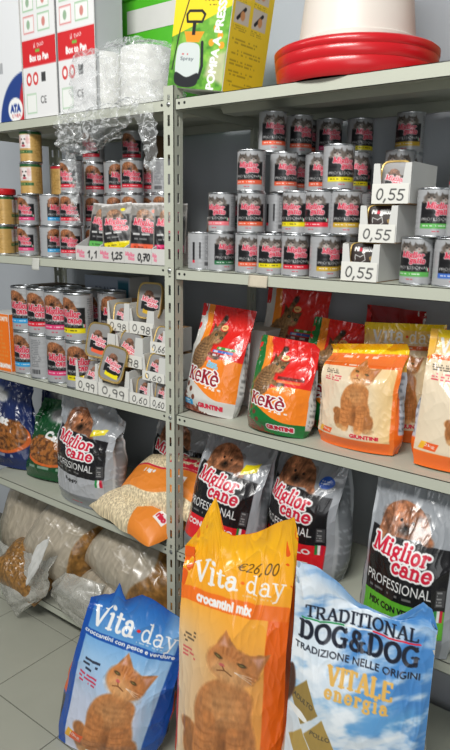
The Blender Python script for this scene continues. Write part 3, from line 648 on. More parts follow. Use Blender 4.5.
# left bay, third level: cartons of foil tubs in three tiers
zl = SZL[2]; g = 'price cartons of tubs on the left bay'; gt = 'foil tubs in the left bay cartons'
put_tray(-.448, .008, zl, .108, .12, .105, .045, '0,99', 0, 'white 0,99 carton at the left end of the lowest carton row', g, notch=(.12, .86))
put_tray(-.336, .008, zl, .140, .12, .100, .045, '0,99', 0, 'wide white 0,99 carton holding the leaning yellow-band tub', g, notch=(.1, .86))
put_tray(-.192, .008, zl, .086, .12, .078, .036, '0,60', 0, 'small white 0,60 carton on the shelf beside the 0,99 cartons', g, notch=(.12, .84))
put_tray(-.103, .008, zl, .064, .12, .078, .036, '0,60', 0, 'small white 0,60 carton on the shelf against the slotted post', g, notch=(.12, .84))
put_tray(-.405, .030, zl+.106, .126, .12, .100, .040, '0,98', 0, 'white carton with orange-band tub, left end of the middle tier', g, notch=(.1, .7))
put_tray(-.275, .030, zl+.106, .118, .12, .100, .040, '0,98', 0, 'white carton in the middle tier behind the leaning tub', g, notch=(.1, .7))
put_tray(-.150, .022, zl+.079, .098, .12, .080, .030, '0,60', -3, 'white 0,60 carton stacked on the two smallest cartons', g, notch=(.1, .7))
put_tray(-.138, .045, zl+.160, .070, .11, .075, .036, '0,66', 0, 'white 0,66 carton against the post, top of the small cartons', g, notch=(.1, .7))
put_tray(-.345, .062, zl+.207, .100, .11, .095, .036, '0,98', 0, 'white 0,98 carton at the left of the top tier', g, notch=(.1, .74))
put_tray(-.243, .062, zl+.207, .104, .11, .080, .040, '0,98', 0, 'white 0,98 carton in the top tier under the upright tub', g, notch=(.1, .7))
put_tub('red', -.392, .045, zl+.048, 20, 24, 0, 'foil tub sunk in the left 0,99 carton of the lowest row', gt)
put_tub('yellow', -.258, .000, zl+.115, 14, 14, 10, 'foil tub with yellow band leaning out of the wide 0,99 carton', gt)
put_tub('s_pink', -.150, .036, zl+.042, 20, 14, 0, 'small foil tub in the 0,60 carton beside the 0,99 cartons', gt)
put_tub('s_pink', -.071, .036, zl+.042, 20, 14, 0, 'small foil tub in the 0,60 carton against the post', gt)
put_tub('orange', -.352, .026, zl+.176, 12, 14, 3, 'foil tub with orange band in the middle tier carton', gt)
put_tub('red', -.235, .048, zl+.160, 8, 18, 10, 'grey foil tub in the middle tier behind the yellow-band tub', gt)
put_tub('s_red', -.105, .040, zl+.120, 24, 14, 10, 'small foil tub in the tilted 0,60 carton', gt)
put_tub('s_red', -.100, .065, zl+.200, 24, 14, 12, 'small foil tub beside the post, above the tilted carton', gt)
put_tub('s_red', -.296, .085, zl+.256, 24, 14, 0, 'foil tub in the left carton of the top tier', gt)
put_tub('gold', -.178, .085, zl+.312, 10, 12, 0, 'large foil tub with gold band standing upright in the top tier', gt)
# sachets
def sachet_canvas(band, dark=False):
    cv = Cv(44, 64, rgb(132, 128, 122), aspect=.69); cv.speck(.10, 12, 2)
    cv.rect(.04, .0, .65, .74, BLK); dog_face(cv, .30, .76, .11, rgb(140, 100, 70)); logo(cv, .08, .56, .48, 'cane', tilt=-5, ow=.010, tall=.34)
    cv.txtlines(.1, .33, .6, .40, 1, WHT, .85); cv.txtlines(.12, .24, .56, .30, 1, WHT*.7, .7)
    if band: cv.rect(.05, .04, .64, .17, BAND[band]); cv.txtlines(.12, .08, .5, .13, 1, BLK, .5)
    cv.rect(0, .965, .69, 1, rgb(205, 203, 200)); cv.ell(.5, .84, .05, .035, BAND.get(band, WHT)); return cv
def sachet_meshes(cv, w, h, seed):
    u, v = np.meshgrid(np.linspace(-1, 1, cv.w), np.linspace(1, 0, cv.h)); bul = (1-u**2)**.7*np.sin(np.clip(v/.93, 0, 1)*math.pi)**.6*.010
    wr = .0016*ridge(u*2.2+v, v*4, seed)+.0008*vn(u*6, v*9, seed+3)
    P = np.stack([u*w/2, -bul-wr-.001, v*h], -1); fr = mesh_grid('front_film', P, cv.a); fr.materials.append(MT['foil_print'])
    k = 4; P2 = np.stack([u*w/2, bul*.8-wr+.001, v*h], -1)[::k, ::3]; bk = mesh_grid('back_film', P2, np.tile(rgb(176, 174, 172), P2.shape[:2]+(1,)), flip=True); bk.materials.append(MT['foil_print'])
    return fr, bk
SAC = {b: sachet_meshes(sachet_canvas(b), .098, .142, i) for i, b in enumerate(('green', 'yellow', 'orange', 'pink'))}
def put_sachet(b, x, y, z, yaw, lean, roll, label, group='dog food sachets in trays'):
    e = empty('food_sachet', (x, y, z), label, 'sachet', group, rot=bag_rot(yaw, lean, roll)); a, c = SAC[b]; link('front_film', a, None, e); link('back_film', c, None, e)
zs = SZL[1]
put_sachet('green', -.345, .042, zs+0.034, 18, 12, 4, 'silver sachet with green band, leftmost in the open trays')
put_sachet('yellow', -.258, .034, zs+0.036, 24, 14, -7, 'silver sachet with yellow band leaning in the 1,25 tray')
put_sachet('orange', -.150, .036, zs+0.032, 26, 10, 2, 'silver sachet with orange band in the 0,70 tray')
put_sachet('pink', -.232, .075, zs+0.034, 20, 6, 0, 'silver sachet behind the yellow-band sachet')
put_sachet('orange', -.105, .075, zs+0.034, 26, 6, 0, 'silver sachet half hidden behind the orange-band sachet')
put_sachet('pink', -.056, .040, zs+0.032, 26, 10, 0, 'silver sachet with pink band in the tray by the post')
for k in range(4): put_sachet('pink', .028+.013*k, .125+.006*k, SZR[1]+.001, -32, 3, 0, 'silver sachet in the row of four behind the leftmost right-bay can, %s from left' % ordinal(k), 'sachets behind the small cans')
def sachet_tray(x, w, price, label):
    e = empty('sachet_tray', (x, .006, zs), label, 'carton', 'low sachet trays'); t = .002; d, h = .11, .045
    MB().box(0, 0, 0, w, d, t).build('carton_floor', MT['card_white'], e)
    for sx in (0, w-t): MB().prism([(0, t), (d, t), (d, h*1.9), (d*.5, h*1.6), (0, h)], 'x', sx, sx+t).build('side_panel', MT['card_white'], e)
    MB().box(t, d-t, t, w-t, d, h*1.9).build('back_panel', MT['card_white'], e)
    cv = Cv(52, 22, rgb(204, 202, 198), aspect=52/22); cv.slab('Miglior', .12, .52, .30, rgb(226, 90, 124), wt=.16, width=.8, rot=-6); cv.slab('cane', .36, .26, .30, rgb(226, 90, 124), wt=.16, width=.55, rot=-6)
    if price: hand(cv, price, 1.15, .22, .62, wt=.15, width=1.05)
    f = MB().box(0, -.002, 0, w, 0, h).build('front_panel', MT['card_white'], e); canvas_panel('front_print', cv, (0, -.0026, .001), (w, 0, 0), (0, 0, h-.002), MT['box_print'], f)
sachet_tray(-.420, .108, '1,1', 'low white sachet tray under the green-band sachet'); sachet_tray(-.311, .108, '1,25', 'low white sachet tray under the yellow-band sachet')
sachet_tray(-.202, .112, '0,70', 'low white sachet tray under the orange-band sachet'); sachet_tray(-.089, .050, '', 'narrow low sachet tray against the post')
# red lid on the tan cans, price tags hanging on the shelf lips
tag(MB().lathe([(.030, 0), (.041, .002), (.043, .006), (.043, .020), (.040, .023), (.034, .021), (.0005, .021)], 32, cx=-.858, cy=.052).build('plastic_dish', MT['red_plastic'], smooth=True), 'round red plastic dish lying on the leftmost tan cans', 'dish').location = (0, 0, zs+2*HS+.0005)
def lip_tag(x, z, w, h, mat, label, yo=-.0015):
    P = np.zeros((8, 8, 3)); u, v = np.meshgrid(np.linspace(0, 1, 8), np.linspace(1, 0, 8)); P[..., 0] = x+u*w; P[..., 2] = z+v*h; P[..., 1] = yo-.004*np.sin((1-v)*2.2)*(1-v)-.0015*np.sin(u*3)
    o = link('price_tag', mesh_grid('price_tag', P), MT[mat]); sm = o.modifiers.new('thick', 'SOLIDIFY'); sm.thickness = .0008; tag(o, label, 'tag')
lip_tag(-.640, zs-.042, .040, .040, 'film_tag', 'clear plastic tag hanging from the left can shelf edge')
lip_tag(.255, SZR[1]-.031, .058, .030, 'paper_tag', 'torn beige paper tag stuck under the small cans')
# ================================================================== printed bags
def ginger_cat(cv, cx, y0, s, head=True, pal=None):
    """sitting ginger cat looking up, s = height"""
    b, lt, dk = pal if pal else (rgb(186, 120, 68), rgb(218, 166, 112), rgb(138, 78, 38))
    bg = cv.a.copy()
    P = lambda pts: [(cx+x*s, y0+y*s) for x, y in pts]
    E = lambda x, y, rx, ry, c, rot=0, a=1, so=.02: cv.ell(cx+x*s, y0+y*s, rx*s, ry*s, c, rot=rot, alpha=a, soft=so*s)
    E(-.245, .26, .065, .055, b*.92); E(-.20, .15, .085, .13, b*.86, 10)                               # tail tip, far haunch
    cv.blob(P([(-.13, .62), (-.20, .45), (-.19, .30), (-.14, .12), (-.02, .08), (.10, .08), (.18, .12), (.20, .28), (.17, .45), (.16, .62), (.02, .70)]), b, soft=.02*s)
    E(.17, .13, .08, .13, b*.9, -8)
    E(.02, .22, .055, .14, dk*.8, a=.55, so=.08); E(.0, .50, .12, .13, lt, a=.45, so=.12)
    cv.blob(P([(-.17, .42), (-.20, .2), (-.18, .04), (-.13, .0), (-.07, .03), (-.06, .2), (-.05, .42)]), b*1.04, soft=.015*s)  # near leg
    cv.blob(P([(.03, .36), (.02, .18), (.01, .04), (.06, -.02), (.12, .01), (.13, .2), (.12, .36)]), b*1.06, soft=.015*s)
    E(-.125, .02, .055, .035, lt, a=.8); E(.07, .0, .055, .035, lt, a=.8); E(.20, .03, .06, .035, lt*.95, a=.8); E(-.2, .05, .05, .035, lt*.95, a=.8)
    for k in range(6):
        y = .58-k*.055; cv.line(P([(-.13-.01*k, y), (-.06, y-.02), (.04, y-.005), (.13, y+.01)]), .012*s, dk, .26, soft=.03*s)
    for k in range(4):
        y = .30-k*.06; cv.line(P([(-.18, y), (-.12, y-.012), (-.07, y)]), .010*s, dk, .4, soft=.015*s); cv.line(P([(.02, y-.03), (.07, y-.04), (.12, y-.03)]), .010*s, dk, .4, soft=.015*s)
    if head:
        hx, hy = .04, .79
        cv.poly(P([(hx-.15, hy+.04), (hx-.05, hy+.22), (hx+.03, hy+.12)]), b*.98, soft=.012*s); cv.poly(P([(hx-.11, hy+.06), (hx-.055, hy+.18), (hx-.01, hy+.11)]), rgb(224, 168, 150), .75, soft=.02*s)
        cv.poly(P([(hx+.08, hy+.09), (hx+.22, hy+.11), (hx+.15, hy-.06)]), b*.98, soft=.012*s); cv.poly(P([(hx+.11, hy+.07), (hx+.19, hy+.09), (hx+.15, hy-.01)]), rgb(224, 168, 150), .75, soft=.02*s)
        E(hx, hy, .165, .125, b*1.02, -18); E(hx-.05, hy-.04, .10, .07, lt, -18, .75, .06); E(hx+.05, hy-.09, .08, .05, lt, -18, .5, .05)
        E(hx-.06, hy+.0, .018, .012, rgb(196, 96, 90), -18, so=.008); cv.line(P([(hx-.055, hy-.012), (hx-.045, hy-.035), (hx-.09, hy-.045)]), .008*s, dk*.7, .8); cv.line(P([(hx-.045, hy-.035), (hx+.0, hy-.06)]), .008*s, dk*.7, .8)
        for ex, ey in ((-.085, .055), (.06, .02)):
            E(hx+ex, hy+ey, .028, .012, rgb(66, 50, 28), -18, so=.008); E(hx+ex, hy+ey-.001, .016, .006, rgb(140, 124, 66), -18, .8, .006)
        for k in range(-2, 3): cv.line(P([(hx+.0+k*.028, hy+.12-abs(k)*.012-k*.01), (hx-.01+k*.022, hy+.07-k*.008)]), .010*s, dk, .5, soft=.012*s)
        for k in range(3): cv.line(P([(hx+.09+.01*k, hy-.03-.028*k), (hx+.15-.012*k, hy-.05-.025*k)]), .009*s, dk, .45, soft=.012*s)
        for k in range(3): cv.line(P([(hx+.02, hy-.035), (hx+.12, hy-.055-.02*k)]), .004*s, WHT, .55)
    ch = np.abs(cv.a-bg).sum(-1) > .04
    f = 1+.16*fbm((cv.X-cx)/s*46, (cv.Y-y0)/s*20, 5)
    cv.a[ch] = np.clip(cv.a*f[..., None], 0, 1)[ch]
def tabby(cv, x, y, s):
    """brown tabby kitten reaching up with one paw"""
    b, lt, dk = rgb(126, 92, 58), rgb(186, 150, 108), rgb(58, 40, 26); P = lambda pts: [(x+a*s, y+c*s) for a, c in pts]
    E = lambda a, c, rx, ry, col, rot=0, al=1, so=.03: cv.ell(x+a*s, y+c*s, rx*s, ry*s, col, rot=rot, alpha=al, soft=so*s)
    bg = cv.a.copy()
    cv.blob(P([(-.28, .05), (-.30, .30), (-.16, .55), (-.02, .62), (.10, .50), (.12, .30), (.06, .06), (-.1, -.05)]), b, soft=.03*s)
    cv.line(P([(-.02, .62), (.07, .80), (.14, .96)]), .09*s, b*.9, soft=.02*s); E(.15, .97, .05, .065, dk, -20); E(.05, .76, .035, .09, lt, -22, .5)
    cv.line(P([(.10, .30), (.26, .26)]), .10*s, b*1.05, soft=.02*s); E(.30, .26, .065, .05, dk*1.2)
    cv.poly(P([(-.04, .66), (-.05, .86), (.08, .74)]), b*.7, soft=.02*s); cv.poly(P([(.16, .72), (.30, .76), (.24, .58)]), b*.8, soft=.02*s)
    E(.10, .62, .16, .13, b*1.05, -15); E(.14, .56, .10, .07, lt, -15, .7, .06); E(.0, .30, .12, .2, lt, 0, .4, .12)
    for ex, ey in ((.07, .65), (.21, .61)): E(ex, ey, .032, .028, BLK, so=.01); E(ex, ey, .02, .02, rgb(120, 130, 90), al=.8, so=.01)
    E(.16, .57, .02, .014, rgb(190, 110, 100), so=.01)
    for k in range(8): cv.line(P([(-.29+.02*k, .10+.05*k), (-.12+.015*k, .06+.055*k), (.02, .1+.05*k)]), .02*s, dk, .5, soft=.02*s)
    for k in (-1, 0, 1): cv.line(P([(.08+.04*k, .74-.01*k), (.09+.03*k, .68)]), .015*s, dk, .7)
    ch = np.abs(cv.a-bg).sum(-1) > .04; f = 1+.3*fbm(cv.X/s*40, cv.Y/s*26, 8); cv.a[ch] = np.clip(cv.a*f[..., None], 0, 1)[ch]
def vgrad(cv, stops):
    ys = [a for a, _ in stops]; c = np.array([b for _, b in stops])
    for k in range(3): cv.a[..., k] = np.interp(cv.Y, ys, c[:, k])
def vita_logo(cv, x, y, w, col=WHT, dot=rgb(224, 40, 40), rot=0):
    c, n = math.cos(rad(rot)), math.sin(rad(rot))
    cv.slab('Vita', x, y, w*.30, col, wt=.12, width=w*.50, rot=rot)
    cv.ell(x+w*.545*c, y+w*.545*n+.09*w, w*.022, w*.018, dot)
    cv.slab('day', x+w*.575*c, y+w*.575*n, w*.26, col, wt=.08, width=w*.40, rot=rot)
def kg_flag(cv, x, y, w, h, t):
    cv.poly([(x, y), (x+w*.86, y-h*.1), (x+w, y+h*.9), (x+w*.14, y+h)], rgb(232, 92, 40)); cv.poly([(x, y), (x+w*.25, y-h*.02), (x+w*.42, y+h), (x+w*.14, y+h)], rgb(240, 180, 50)); cv.text(t, x+w*.3, y+h*.25, x+w*.82, y+h*.75, WHT, rot=-4)
def vita_blue():
    A = .282/.47; cv = Cv(180, 300, WHT, aspect=A); vgrad(cv, [(0, rgb(206, 208, 224)), (.35, rgb(196, 206, 228)), (.62, rgb(150, 190, 226)), (.70, rgb(120, 172, 220)), (.76, rgb(88, 150, 208)), (.95, rgb(40, 104, 182)), (1, rgb(26, 82, 164))])
    cv.put(cv.cov(.80*A-cv.X, .05), rgb(146, 186, 222), .6); cv.put(cv.cov(.86*A-cv.X+.05*cv.Y, .006), rgb(24, 82, 166)); cv.put(cv.cov(cv.X-.055*A-.03*(1-cv.Y), .006), rgb(20, 78, 168))
    cv.rect(0, .705, A, .745, rgb(24, 80, 164)); cv.text('croccantini con pesce e verdure', .05*A, .712, .93*A, .742, WHT, bold=.0015)
    vita_logo(cv, .08*A, .775, .86*A); cv.txtlines(.55*A, .755, .9*A, .77, 1, WHT, .5)
    ginger_cat(cv, .54*A, -.01, .70); cv.txtlines(.12*A, .52, .36*A, .60, 3, rgb(40, 44, 60), .9, seed=4); cv.txtlines(.12*A, .44, .34*A, .51, 3, RED, .8, seed=6)
    kg_flag(cv, .10*A, .075, .22*A, .06, '10kg'); cv.rect(.35*A, 0, .72*A, .03, WHT); cv.text('GIUNTINI', .38*A, .004, .70*A, .026, RED, bold=.002)
    return cv
def vita_orange():
    A = .275/.80; cv = Cv(190, 430, WHT, aspect=A); vgrad(cv, [(0, rgb(236, 150, 60)), (.45, rgb(240, 166, 84)), (.66, rgb(244, 170, 62)), (.735, rgb(246, 166, 44)), (.80, rgb(247, 170, 34)), (.93, rgb(249, 184, 30)), (1, rgb(246, 178, 28))])
    t = np.clip(1-(cv.X/A)/.55, 0, 1)*sst(.74, .5, cv.Y); cv.put(t**.8, rgb(226, 206, 178), .95)
    cv.put(cv.cov(.83*A-cv.X+.0*cv.Y, .004)*(cv.Y < .72), rgb(238, 104, 26)); cv.rect(0, .695, A, .738, rgb(240, 116, 34))
    cv.text('crocantini mix', .16*A, .703, .68*A, .728, WHT, bold=.002)
    vita_logo(cv, .10*A, .762, .86*A, dot=rgb(240, 116, 34)); cv.txtlines(.56*A, .748, .93*A, .757, 1, WHT*.95, .5)
    hand(cv, '\u20ac26,00', .50*A, .835, .052, col=rgb(60, 44, 20), wt=.07, width=.36*A, rot=-6)
    ginger_cat(cv, .50*A, .145, .50); cv.txtlines(.06*A, .56, .2*A, .61, 4, rgb(70, 60, 50), .8, seed=3); cv.txtlines(.05*A, .51, .22*A, .55, 3, RED, .6, seed=5)
    kg_flag(cv, .06*A, .075, .22*A, .05, '20kg'); cv.rect(0, 0, A, .06, rgb(238, 104, 26)); return cv
def vita_small(folded=False):
    A = .205/.285; cv = Cv(150, 205, rgb(226, 210, 184), aspect=A); vgrad(cv, [(0, rgb(222, 204, 176)), (.5, rgb(228, 212, 186)), (.8, rgb(230, 210, 178)), (.86, rgb(238, 196, 120)), (1, rgb(240, 196, 60))])
    cv.put(cv.cov(cv.X-.9*A, .03)*0, WHT); cv.put(np.clip((cv.X/A-.62)/.3, 0, 1)*(cv.Y < .8), rgb(242, 190, 104), .55)
    cv.rect(0, .78, A, .815, rgb(226, 104, 40)); cv.txtlines(.3*A, .787, .72*A, .808, 1, WHT, .8)
    if not folded: vita_logo(cv, .10*A, .835, .8*A, dot=rgb(226, 70, 40))
    else: cv.poly([(0, .82), (A, .80), (A, .90), (0, .92)], rgb(232, 118, 60)); cv.txtlines(.2*A, .85, .8*A, .885, 1, WHT, .8)
    cv.rect(0, .90 if folded else .94, A, 1, rgb(240, 206, 22))
    cv.rect(0, 0, A, .115, rgb(238, 108, 34)); cv.rect(.955*A, 0, A, .80, rgb(238, 118, 40))
    ginger_cat(cv, .55*A, .19, .66 if folded else .60); cv.txtlines(.07*A, .70, .30*A, .75, 3, rgb(60, 52, 46), .85, seed=2); cv.txtlines(.08*A, .63, .34*A, .69, 3, RED, .8, seed=3)
    kg_flag(cv, .05*A, .135, .22*A, .055, '2kg'); cv.text('GIUNTINI', .52*A, .135, .84*A, .168, RED, bold=.003); return cv
def keke(green):
    A = .185/.315; mg = rgb(24, 112, 50) if green else rgb(206, 204, 198); cv = Cv(138, 236, mg, aspect=A); x = cv.X/A; y = cv.Y
    cv.put(cv.cov((.12+.10*(1-y))-x+.0, .004), rgb(240, 138, 40)); cv.put(cv.cov((.24+.20*np.clip(.95-y, 0, 1)**1.2)-x, .004), rgb(226, 38, 32))
    cv.put(cv.cov(cv.d_ell(.80*A, .30, .62*A, .22), .006)*(x > .16), rgb(242, 132, 34))
    cv.put(cv.cov(y-(.30-.16*sst(.05, .8, x)), .004), mg)
    kb = (fbm(cv.X*30, cv.Y*30, 4) > .05)*(y < .20-.33*x); cv.put(kb, rgb(108, 54, 36)); cv.put((y < .16-.33*x)*1., rgb(120, 58, 40), .75)
    for a, c in ((.12, .24), (.22, .2), (.3, .13)): cv.ell(a*A, c, .022, .025, rgb(112, 60, 42))
    tabby(cv, .35*A, .40, .50)
    cv.slab('K\u0113K\u011b', .09*A, .295, .150, rgb(150, 24, 40), wt=.145, width=.64*A, rot=-4, outline=WHT, ow=.012)
    cv.text('2 kg e', .50*A, .225, .78*A, .258, WHT, rot=-3, bold=.002); cv.ell(.52*A, .80, .06*A, .028, rgb(236, 190, 120)); cv.txtlines(.48*A, .79, .57*A, .81, 1, rgb(140, 60, 30))
    if green:
        cv.rect(.52*A, .585, .90*A, .615, rgb(120, 40, 30)); cv.rect(.52*A, .55, .86*A, .575, rgb(230, 120, 60)); cv.slab('Carne', .50*A, .49, .05, rgb(226, 200, 60), wt=.2, width=.3*A, rot=-10, outline=rgb(60, 110, 40), ow=.008) if 'C' in GL else cv.txtlines(.50*A, .46, .80*A, .53, 2, rgb(214, 190, 60))
        cv.text('GIUNTINI', .48*A, .055, .86*A, .10, rgb(214, 20, 60), outline=WHT, ow=.008, bold=.004)
    else:
        cv.rect(.55*A, .60, .86*A, .625, rgb(70, 150, 60)); cv.rect(.50*A, .57, .84*A, .593, rgb(60, 110, 190)); cv.rect(.44*A, .535, .84*A, .56, rgb(120, 40, 40)); cv.txtlines(.52*A, .53, .82*A, .63, 3, WHT, .8)
        cv.text('Pesce', .50*A, .455, .66*A, .485, rgb(120, 200, 236), rot=-8, bold=.003); cv.text('azzurro', .48*A, .425, .68*A, .452, rgb(120, 200, 236), rot=-8, bold=.003)
        cv.rect(.06*A, .055, .30*A, .105, rgb(50, 160, 216)); cv.txtlines(.09*A, .06, .28*A, .10, 2, WHT, .9); cv.text('GIUNTINI', .42*A, .055, .84*A, .095, rgb(214, 20, 60), bold=.004)
    cv.rect(.24*A, .955, A, 1, rgb(216, 30, 28)); return cv
def mc_bag(band, bandtxt, variant=0):
    A = .24/.40; cv = Cv(160, 266, rgb(148, 152, 157), aspect=A); cv.put(cv.cov(cv.Y-.69+.05*(cv.X/A), .004)*(cv.X < .93*A), BLK)
    dog_face(cv, .40*A, .745, .105, rgb(150, 98, 68)); f = (1+.2*fbm(cv.X*60, cv.Y*60, 3))[..., None]; m = (cv.Y > .58) & (cv.Y < .9) & (cv.a[..., 0] > cv.a[..., 2]+.05); cv.a[m] = np.clip(cv.a*f, 0, 1)[m]
    if variant == 0: cv.poly([(.68*A, .67), (.86*A, .71), (.88*A, .78), (.80*A, .755), (.70*A, .745)], rgb(232, 214, 30))
    if variant == 1: cv.ell(.82*A, .735, .05, .04, rgb(44, 92, 190)); cv.txtlines(.75*A, .72, .89*A, .75, 2, WHT)
    logo(cv, .09*A, .565, .64*A, 'cane', tilt=-3, ow=.011, tall=.30)
    cv.text('PROFESSIONAL', .06*A, .365, .80*A, .425, WHT, rot=-1); cv.txtlines(.1*A, .325, .76*A, .35, 1, WHT*.6, .7)
    cv.rect(.84*A, .33, .92*A, .43, rgb(70, 70, 72)); cv.txtlines(.85*A, .335, .91*A, .425, 5, WHT*.8, .6)
    cv.rect(0, .13, .93*A, .305, band); cv.text(bandtxt, (.34 if len(bandtxt) < 6 else .12)*A, .235, (.58 if len(bandtxt) < 6 else .80)*A, .272, BLK if band[1] > .4 else WHT, bold=.002)
    cv.rect(.84*A, .24, .865*A, .31, rgb(40, 140, 70)); cv.rect(.865*A, .24, .89*A, .31, WHT); cv.rect(.89*A, .24, .915*A, .31, RED); cv.rect(0, 0, A, .13, rgb(132, 136, 141)); cv.txtlines(.4*A, .04, .65*A, .06, 1, RED)
    cv.rect(.93*A, 0, A, 1, rgb(160, 164, 169)); cv.rect(0, 0, .04*A, 1, rgb(158, 162, 167)); return cv
def dogdog():
    A = .285/.82; cv = Cv(200, 440, WHT, aspect=A); n = fbm(cv.X*9+.6*vn(cv.X*6, cv.Y*6, 5), cv.Y*13, 21, 4)
    vgrad(cv, [(0, rgb(190, 200, 210)), (.45, rgb(222, 228, 234)), (.58, rgb(206, 218, 228)), (.74, rgb(214, 226, 236)), (1, rgb(228, 236, 244))])
    st = fbm(cv.X*5+cv.Y*9+.5*vn(cv.X*5, cv.Y*5, 5), cv.Y*22-cv.X*13, 21, 4); xr = cv.X/A
    cv.put(sst(-.25, .55, st+1.1*(xr-.55)+.25-1.6*np.abs(cv.Y-.80+.12*xr)), rgb(58, 124, 194), .9); cv.put(sst(-.2, .5, st+.4-7*np.abs(cv.Y-.62)-.3*np.abs(xr-.5)), rgb(96, 158, 208), .8)
    cv.put(sst(.15, .6, fbm(cv.X*14+3, cv.Y*20, 33, 4)), rgb(240, 245, 249), .75)
    cv.put(sst(.9, 1.0, cv.Y+.16*xr-.06), rgb(66, 130, 198), .55)
    D = rgb(28, 32, 46)
    cv.slab('TRADITIONAL', .09*A, .838, .046, D, wt=.13, width=.80*A)
    cv.line([(.07*A, .832), (.38*A, .832)], .005, rgb(30, 150, 80)); cv.line([(.38*A, .832), (.62*A, .832)], .004, WHT); cv.line([(.58*A, .832), (.90*A, .832)], .005, rgb(214, 40, 60))
    cv.slab('DOG&DOG', .05*A, .772, .068, D, wt=.155, width=.86*A); cv.text('TRADIZIONE NELLE ORIGINI', .03*A, .738, .92*A, .756, D, bold=.0006)
    G = rgb(226, 178, 92); cv.slab('VITALE', .30*A, .672, .062, G, wt=.16, width=.46*A); cv.slab('energia', .29*A, .632, .050, G, wt=.15, width=.46*A, track=.12)
    go = rgb(166, 138, 72); cv.poly([(.02*A, .60), (.15*A, .66), (.26*A, .575), (.13*A, .52)], go*.9); cv.poly([(.16*A, .50), (.29*A, .565), (.40*A, .48), (.27*A, .42)], go); cv.poly([(.03*A, .46), (.14*A, .51), (.22*A, .45), (.12*A, .40)], go*1.1)
    cv.text('ADULTO', .05*A, .588, .22*A, .603, D, rot=-12); cv.text('POLLO', .21*A, .505, .36*A, .519, D, rot=-8)
    cv.ell(.30*A, .455, .03, .012, WHT, rot=20); cv.ell(.1*A, .55, .03, .012, WHT, rot=-20)
    cv.blob([(.62*A, .28), (.60*A, .44), (.66*A, .50), (.72*A, .485), (.84*A, .49), (.90*A, .50), (.93*A, .44), (.92*A, .3)], rgb(44, 42, 44), soft=.01); cv.ell(.78*A, .42, .05, .05, rgb(120, 96, 74), soft=.03)
    cv.blob([(-.02*A, .66), (.03*A, .68), (.06*A, .63), (.03*A, .58), (-.02*A, .56)], rgb(70, 40, 30), soft=.006)
    return cv
def side_print(kind, n, m, seed=0):
    """colours of the gusset, n rows (top to bottom) by m columns"""
    v = np.linspace(1, 0, n)[:, None]*np.ones((1, m)); s = np.linspace(0, 1, m)[None]*np.ones((n, 1)); c = np.empty((n, m, 3))
    lines = (np.sin(v*n*1.7) > .1)*(vn(s*9, v*n*.55, seed) > -.25)*((s > .14) & (s < .86))
    if not isinstance(kind, str): c[:] = kind
    elif kind == 'keke': c[:] = rgb(196, 194, 190); c[(lines > 0) & (v < .66) & (v > .08)] = rgb(128, 126, 124); c[v > .70] = rgb(206, 34, 32); c[(v < .22) & (v > .12)] = rgb(170, 168, 166)
    elif kind == 'kekeg': c[:] = rgb(190, 188, 184); c[(lines > 0) & (v < .68) & (v > .1)] = rgb(122, 120, 118); c[v > .74] = rgb(206, 34, 32); c[v < .08] = rgb(24, 112, 50)
    elif kind == 'vita': c[:] = rgb(196, 200, 208); c[(lines > 0) & (v < .72)] = rgb(136, 140, 150); c[(v < .20)] = rgb(238, 108, 34); c[v > .76] = rgb(232, 176, 50); c[(s < .16)] = rgb(238, 108, 34)
    elif kind == 'orange': c[:] = rgb(236, 96, 22)
    elif kind == 'blue': c[:] = rgb(22, 80, 168); c[(v < .5) & (v > .3) & (s > .3)] = rgb(232, 96, 30); c[(v < .28) & (v > .12) & (s > .3)] = rgb(40, 42, 60)
    elif kind == 'mc': c[:] = rgb(120, 124, 128); g = ((s*9) % 1 < .12) | ((v*n*.33) % 1 < .14); c[(lines > 0) & ~g] = rgb(150, 154, 158); c[(s < .12) | (s > .88)] = rgb(176, 180, 184); c[v > .9] = rgb(170, 174, 178)
    elif kind == 'dog': c[:] = rgb(190, 188, 180); c[(lines > 0) & (v < .92)] = rgb(120, 118, 110)
    return c
